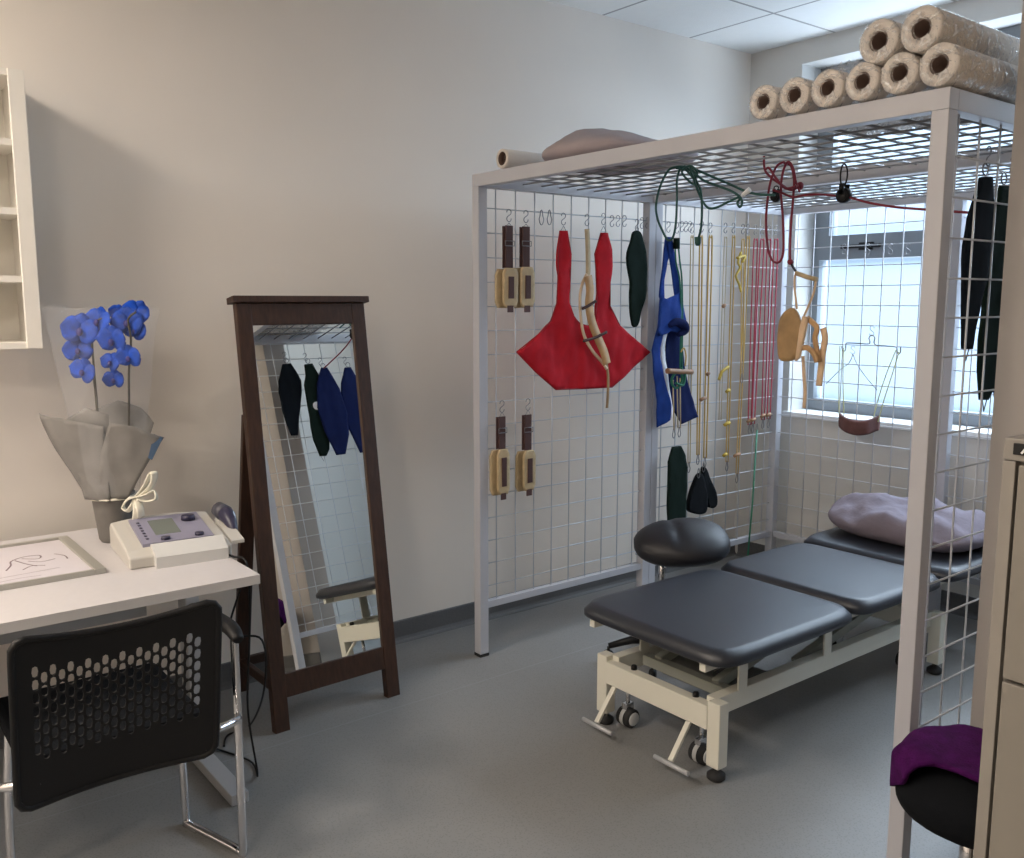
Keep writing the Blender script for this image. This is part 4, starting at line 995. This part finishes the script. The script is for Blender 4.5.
def slab(u0, u1, v0, v1, o0, o1): return prism([(v0, onp(v0, o0)), (v1, onp(v1, o0)), (v1, onp(v1, o1)), (v0, onp(v0, o1))], u0, u1)
obj('control_panel', slab(.035, Wd-.02, .05, Dp-.045, .0, .0125), M_devp, dv)
obj('screen', slab(.085, .16, .105, .225, .010, .0135), M_lcd, dv)
bm = B(); c = MD @ V((.205, .20, onp(.20, .012))); lathe(bm, [(0, 0), (.022, 0), (.021, .013), (.017, .016), (0, .016)], Matrix.Translation(c), 28); obj('knob', bm, M_dark, dv)
for u in (.105, .205): 
    bm = B(); c = MD @ V((u, .068, onp(.068, .012))); lathe(bm, [(0, 0), (.014, 0), (.013, .008), (0, .008)], Matrix.Translation(c), 20); obj('button', bm, M_dark, dv)
bm = B()
for i in range(7):
    c = MD @ V((.055, .085+.022*i, onp(.085+.022*i, .0125))); box(bm, c.x-.005, c.x+.005, c.y-.004, c.y+.004, c.z-.002, c.z+.002)
obj('indicator_marks', bm, M_dark, dv)
obj('front_ledge', prism([(-.03, .0), (.045, .0), (.045, .058), (.03, .062), (-.02, .040), (-.03, .034)], .055, Wd+.0), mat('device_grey_plastic', (.58, .575, .56), .4), dv)
for _o in (csg,):
    _b = _o.modifiers.new('rounding', 'BEVEL'); _b.width = .006; _b.segments = 3; _b.limit_method = 'ANGLE'
obj('side_holder', prism([(.02, .03), (.20, .05), (.20, .075), (.02, .04)], Wd+.025, Wd+.065), M_dev, dv)
hp = thing('treatment_probe', 'dark violet ultrasound handpiece resting in the side holder of the console', 'probe', MD @ V((Wd+.05, .20, 0)))
bm = B(); a = MD @ V((Wd+.06, .11, .045)); b = MD @ V((Wd+.055, .20, .095)); tube(bm, smooth([a, a*.6+b*.4+V((0, 0, .012)), b], 5), [.012, .014, .016, .018, .020, .022, .024, .026, .026, .024, .018], 14); obj('handle', bm, M_dark, hp)
bm = B(); tube(bm, [b+V((.012, 0, -.006)), b+V((-.028, -.01, .006))], [.028, .024], 20); obj('applicator_head', bm, mat('dark_grey_plastic', (.07, .07, .09), .4), hp)
def pcable(pts, label, r=.0035):
    bm = B(); tube(bm, smooth(pts, 8), r, 8); tag(obj('cable', bm, M_black), label, 'cable')
pcable([a+V((0, 0, .0)), V((-2.76, 1.00, DZ+.006)), V((-2.68, 1.008, DZ+.005)), V((-2.60, 1.02, DZ-.005)), V((-2.62, 1.03, .55)), V((-2.68, 1.035, .25)), V((-2.66, 1.05, .03)), V((-2.8, 1.08, .006)), V((-3.0, 1.0, .006))], 'black cable from the console over the desk end down to the floor')
pcable([at(240, 590, 1, 1.03), V((-2.82, 1.04, .45)), at(262, 640, 1, 1.08), at(264, 690, 1, 1.10), V((at(250, 725, 2, .006))), V((at(228, 735, 2, .006))), V((-2.95, 1.05, .006))], 'black cable hanging behind the desk end and coiling on the floor')

# ------------------------------------------------------------------ wall shelf
sh = thing('wall_shelf', 'white open cubby shelf mounted on the left wall above the desk', 'shelf', (-3.3, .1, 1.38))
sx0, sx1, sy0, sy1, sz0, sz1 = WX, -3.20, -.52, .622, 1.372, 2.212
bm = B(); box(bm, sx0, sx1, sy1-.022, sy1, sz0, sz1, .001); obj('side_panel', bm, M_shelf, sh)
bm = B(); box(bm, sx0, sx1, sy0, sy0+.022, sz0, sz1, .001); obj('side_panel', bm, M_shelf, sh)
for y in (.045,): 
    bm = B(); box(bm, sx0, sx1-.003, y, y+.018, sz0, sz1); obj('divider', bm, M_shelf, sh)
bm = B(); box(bm, sx0, sx0+.008, sy0, sy1+.012, sz0, sz1); obj('back_panel', bm, M_shelf, sh)
bm = B(); box(bm, sx1-.012, sx1+.004, sy1-.045, sy1-.0, sz0, sz1, .002); obj('front_trim', bm, M_shelf, sh)
for i in range(5):
    z = sz0 + (sz1-sz0-.020)*i/4; bm = B(); box(bm, sx0, sx1, sy0+.02, sy1-.02, z, z+.020, .001); obj('shelf_board', bm, M_shelf, sh)

# ------------------------------------------------------------------ chair
ch = thing('visitor_chair', 'black visitor chair with perforated back and chrome legs pulled up to the desk', 'chair', (-2.35, .55, 0))
def backpt(u, v):
    """u 0..1 across (left to right in the photo), v 0..1 up"""
    y = .308+.450*u; z0, z1 = .382, .812-.032*(1-(2*u-1)**2)
    z = z0+(z1-z0)*v
    x = -2.19+.075*v - .035*(1-(2*u-1)**2)
    return V((x, y, z))
def rc(u, v, ru=.08, rv=.08):
    # round the corners
    du = max(0, ru-u, u-(1-ru)); dv_ = max(0, rv-v, v-(1-rv))
    if du > 0 and dv_ > 0:
        a, b = du/ru, dv_/rv; k = max(a, b)/math.hypot(a, b)
        u = u + (1 if u < .5 else -1)*du*(1-k); v = v + (1 if v < .5 else -1)*dv_*(1-k)
    return u, v
bm = B(); NU, NV = 24, 13; cache = {}
def vtx(u, v):
    key = (round(u, 5), round(v, 5))
    if key not in cache:
        a, b = rc(u, v); cache[key] = bm.verts.new(backpt(a, b))
    return cache[key]
for i in range(NU):
    off = .5 if i % 2 else 0
    ue0, ue1 = i/NU, (i+1)/NU
    for j in range(-1, NV):
        v0, v1 = max(0, (j+off)/NV), min(1, (j+1+off)/NV)
        if v1-v0 < 1e-4: continue
        cu, cv = (ue0+ue1)/2, (v0+v1)/2
        top_lim = .865
        o8 = [(ue0, v0), (cu, v0), (ue1, v0), (ue1, cv), (ue1, v1), (cu, v1), (ue0, v1), (ue0, cv)]
        ov = [vtx(*p) for p in o8]
        if 2 <= i < NU-2 and .25 < v0 and v1 < top_lim:
            hu, hv_ = (ue1-ue0)*.40, (v1-v0)*.44
            inn = [vtx(cu+dx*hu, cv+dy*hv_) for dx, dy in ((-.75, -.8), (0, -1), (.75, -.8), (1, 0), (.75, .8), (0, 1), (-.75, .8), (-1, 0))]
            for k in range(8): bm.faces.new((ov[k], ov[(k+1) % 8], inn[(k+1) % 8], inn[k]))
        else:
            try: bm.faces.new(ov)
            except ValueError: pass
obj('backrest', bm, M_black, ch, solid=.004)
bm = B(); rim = []
for k in range(64):
    t = k/64*4; s = int(t); f = t-s
    u, v = ((f, 0), (1, f), (1-f, 1), (0, 1-f))[s]; a, b = rc(u, v); rim.append(backpt(a, b))
tube(bm, rim, .008, 8, closed=True); obj('back_rim', bm, M_black, ch)
bm = B(); box(bm, -2.68, -2.255, .335, .76, .425, .475, .018); obj('seat', bm, M_blackf, ch)
for s, ya, yb, nm in ((1, .862, .790, 'leg'), (-1, .262, .335, 'leg')):
    bm = B(); xr, xf = -2.31, -2.56
    tube(bm, smooth([V((xr, ya, .64)), V((xr+.003, ya, .60)), V((xr+.002, ya, .3)), V((xr, ya, .03)), V((xr-.01, ya-s*.004, .0115)), V((xr-.05, ya-s*.015, .0115)), V((xf+.04, yb+s*.008, .0115)), V((xf+.01, yb, .012)), V((xf, yb, .035)), V((xf+.002, yb-s*.005, .25)), V((xf, yb-s*.02, .43))], 8), .0115, 12)
    l = obj('leg', bm, M_chrome, ch)
    bm = B(); tube(bm, [V((xf+.0, yb, .005)), V((xf+.06, yb+s*.015, .004))], .013, 10); obj('glide', bm, M_chrome, l)
    bm = B(); tube(bm, smooth([V((xr, ya, .41)), V((-2.24, ya-s*.03, .43)), V((-2.2, ya-s*.10, .44))], 4), .010, 10); obj('back_bracket', bm, M_chrome, ch)
    bm = B(); pts = smooth([V((xr+.035, ya, .632)), V((xr-.02, ya, .650)), V((xr-.12, ya-s*.01, .655)), V((xr-.24, ya-s*.02, .648)), V((xr-.27, ya-s*.02, .635))], 4); tube(bm, pts, [.012+.012*math.sin(PI*i/(len(pts)-1))**.5 for i in range(len(pts))], 12, flat=.8)
    obj('armrest', bm, M_black, ch)

# ------------------------------------------------------------------ filing cabinet, stool with towel
cb = thing('filing_cabinet', 'tall taupe steel filing cabinet at the right edge of the photo', 'cabinet', (-.34, 1.52, 0))
bx0, bx1, by0, by1, bz = -.566, -.10, 1.30, 1.74, 1.335
bm = B(); box(bm, bx0, bx1, by0+.014, by1, .0, bz, .002); obj('carcass', bm, M_cabe, cb)
bm = B(); box(bm, bx0, bx0+.017, by0, by0+.014, .0, bz-.032, .001); box(bm, bx1-.017, bx1, by0, by0+.014, 0, bz-.032, .001); box(bm, bx0, bx1, by0, by0+.014, bz-.031, bz, .002)
obj('front_frame', bm, M_cabe, cb)
for i in range(4):
    z1 = [bz-.036, .991, .706, .421][i]; z0 = [.996, .711, .426, .10][i]
    bm = B(); box(bm, bx0+.022, bx1-.022, by0-.002, by0+.0135, z0, z1, .002); d_ = obj('drawer', bm, M_cab, cb)
    bm = B(); box(bm, bx0+.17, bx1-.17, by0-.022, by0-.002, z1-.10, z1-.085, .003); obj('handle', bm, M_greym, d_)
bm = B(); box(bm, bx0+.014, bx0+.10, by0-.004, by0-.0005, bz-.022, bz-.006, .001); pltm = obj('name_plate', bm, M_black, cb)
bm = B(); z = bz-.019
for a, b in (((.026, 0), (.032, .009)), ((.032, .009), (.042, .009)), ((.029, .004), (.039, .004)), ((.044, 0), (.050, .009)), ((.050, .009), (.057, .008)), ((.048, .005), (.056, .004))):
    bar(bm, (bx0+a[0], by0-.0055, z+a[1]), (bx0+b[0], by0-.0055, z+b[1]), .0018, .0025)
obj('emblem', bm, M_whitep, pltm)
# stool
tx, ty = -.937, 2.13
ts = thing('round_stool', 'black cushioned stool partly hidden behind the filing cabinet', 'stool', (tx, ty, 0))
bm = B(); blob(bm, Matrix.Translation((tx, ty, .345)), .165, .165, .09, 2.4, 40, 18); obj('seat', bm, M_blackf, ts)
bm = B(); tube(bm, [(tx, ty, .06), (tx, ty, .30)], .022, 18); obj('column', bm, M_chrome, ts)
bm = B(); lathe(bm, [(0, 0), (.15, 0), (.155, .008), (.12, .02), (.03, .05), (.024, .08), (0, .08)], Matrix.Translation((tx, ty, 0)), 32); obj('base', bm, M_black, ts)
# folded towel laid over the stool, short on the side facing the room
bm = B(); N = 44; rows = []
for i in range(N+1):
    row = []
    for j in range(N+1):
        u = -1+2*i/N; v = -1+2*j/N
        x = u*.20; y = -.115+(v+1)*.145
        y -= .05*math.exp(-((x+.12)/.07)**2)*(v < 0)*abs(v)
        r = math.hypot(x, y); rx = .160
        z = .447+.006*noise.noise(V((x*14, y*14, 2)))+.012*noise.noise(V((x*5, y*5, 8)))
        X_, Y_ = x, y
        if r > rx*.85:
            e = r-rx*.85; k = (rx*.85+min(e, .035)*.95+.004*math.sin(math.atan2(y, x)*9))/r
            X_, Y_ = x*k, y*k; z -= max(0, e-.02)*1.15+.012*min(1, e/.02)
        z += .012*math.exp(-((x-.03)**2+(y-.06)**2)/.010)
        row.append(bm.verts.new((tx+X_, min(ty+Y_, 2.30), z)))
    rows.append(row)
for a, b in zip(rows, rows[1:]):
    for k in range(N): bm.faces.new((a[k], a[k+1], b[k+1], b[k])).smooth = True
tw = obj('towel', bm, M_purple, solid=.012, offs=1); tag(tw, 'purple terry towel draped over the black stool by the cabinet', 'towel')

# ------------------------------------------------------------------ ceiling lights
def lightpanel(x, y, label):
    t = thing('ceiling_light', label, 'light', (x, y, CZ-.012))
    bm = B(); s = .30
    for a in ((x-s, x+s, y-s, y-s+.02), (x-s, x+s, y+s-.02, y+s), (x-s, x-s+.02, y-s+.02, y+s-.02), (x+s-.02, x+s, y-s+.02, y+s-.02)): box(bm, *a, CZ-.012, CZ-.0005)
    obj('frame', bm, M_whitep, t)
    bm = B(); box(bm, x-s+.02, x+s-.02, y-s+.02, y+s-.02, CZ-.008, CZ-.001)
    obj('diffuser', bm, mat('lit_diffuser', (.9, .9, .9), .5, emis=(1, .93, .84), estr=3.0), t)
lightpanel(-2.6, -.85, 'square recessed ceiling light over the desk side of the room')
lightpanel(-1.9, -2.0, 'added square ceiling light near the rear wall, softening the shadows')
lightpanel(-.6, -.85, 'square recessed ceiling light behind the camera position')
lightpanel(-.3, 3.58, 'square recessed ceiling light beyond the cage near the side wall')
def area(name, loc, rot, sx_, sy_, e, col):
    l = bpy.data.lights.new(name, 'AREA'); l.shape = 'RECTANGLE'; l.size = sx_; l.size_y = sy_; l.energy = e; l.color = col
    o = bpy.data.objects.new(name, l); COL.objects.link(o); o.location = loc; o.rotation_euler = rot; return o
area('ceiling_lamp_desk', (-2.6, -.85, CZ-.02), (0, 0, 0), .55, .55, 40, (1, .87, .74))
area('rear_soft_fill', (-1.9, -2.0, CZ-.02), (0, 0, 0), .55, .55, 30, (1, .88, .76))  # extra lamp and panel added behind the view to soften shadows
area('ceiling_lamp_room', (-.6, -.85, CZ-.02), (0, 0, 0), .55, .55, 20, (1, .88, .76))
# open sky outside the window, and an added fill lamp brightening the ceiling
area('sky_daylight', ((WX0+WX1)/2, 6.2, 4.0), (math.radians(-52), 0, 0), 4.5, 3.0, 640, (.84, .92, 1.0))
area('ceiling_fill', ((WX0+WX1)/2, 5.7, -.1), (math.radians(-145), 0, 0), 4.0, 1.6, 170, (.92, .95, 1.0))

w = bpy.data.worlds.new('sky'); SC.world = w; w.use_nodes = True
bg = w.node_tree.nodes['Background']; bg.inputs[0].default_value = (.56, .76, 1, 1); bg.inputs[1].default_value = .52

# ------------------------------------------------------------------ camera
cd = bpy.data.cameras.new('camera'); cd.sensor_width = 36; cd.sensor_fit = 'HORIZONTAL'; cd.lens = FPX/1024*36
cam = bpy.data.objects.new('camera', cd); COL.objects.link(cam)
cam.matrix_world = Matrix.Translation(CAM) @ Matrix((RT, UP, -FW)).transposed().to_4x4()
cd.clip_start = .02
SC.camera = cam
SC.view_settings.view_transform = 'Standard'; SC.view_settings.look = 'None'; SC.view_settings.exposure = .42
for o in bpy.data.objects:
    if '_w' in o: del o['_w']
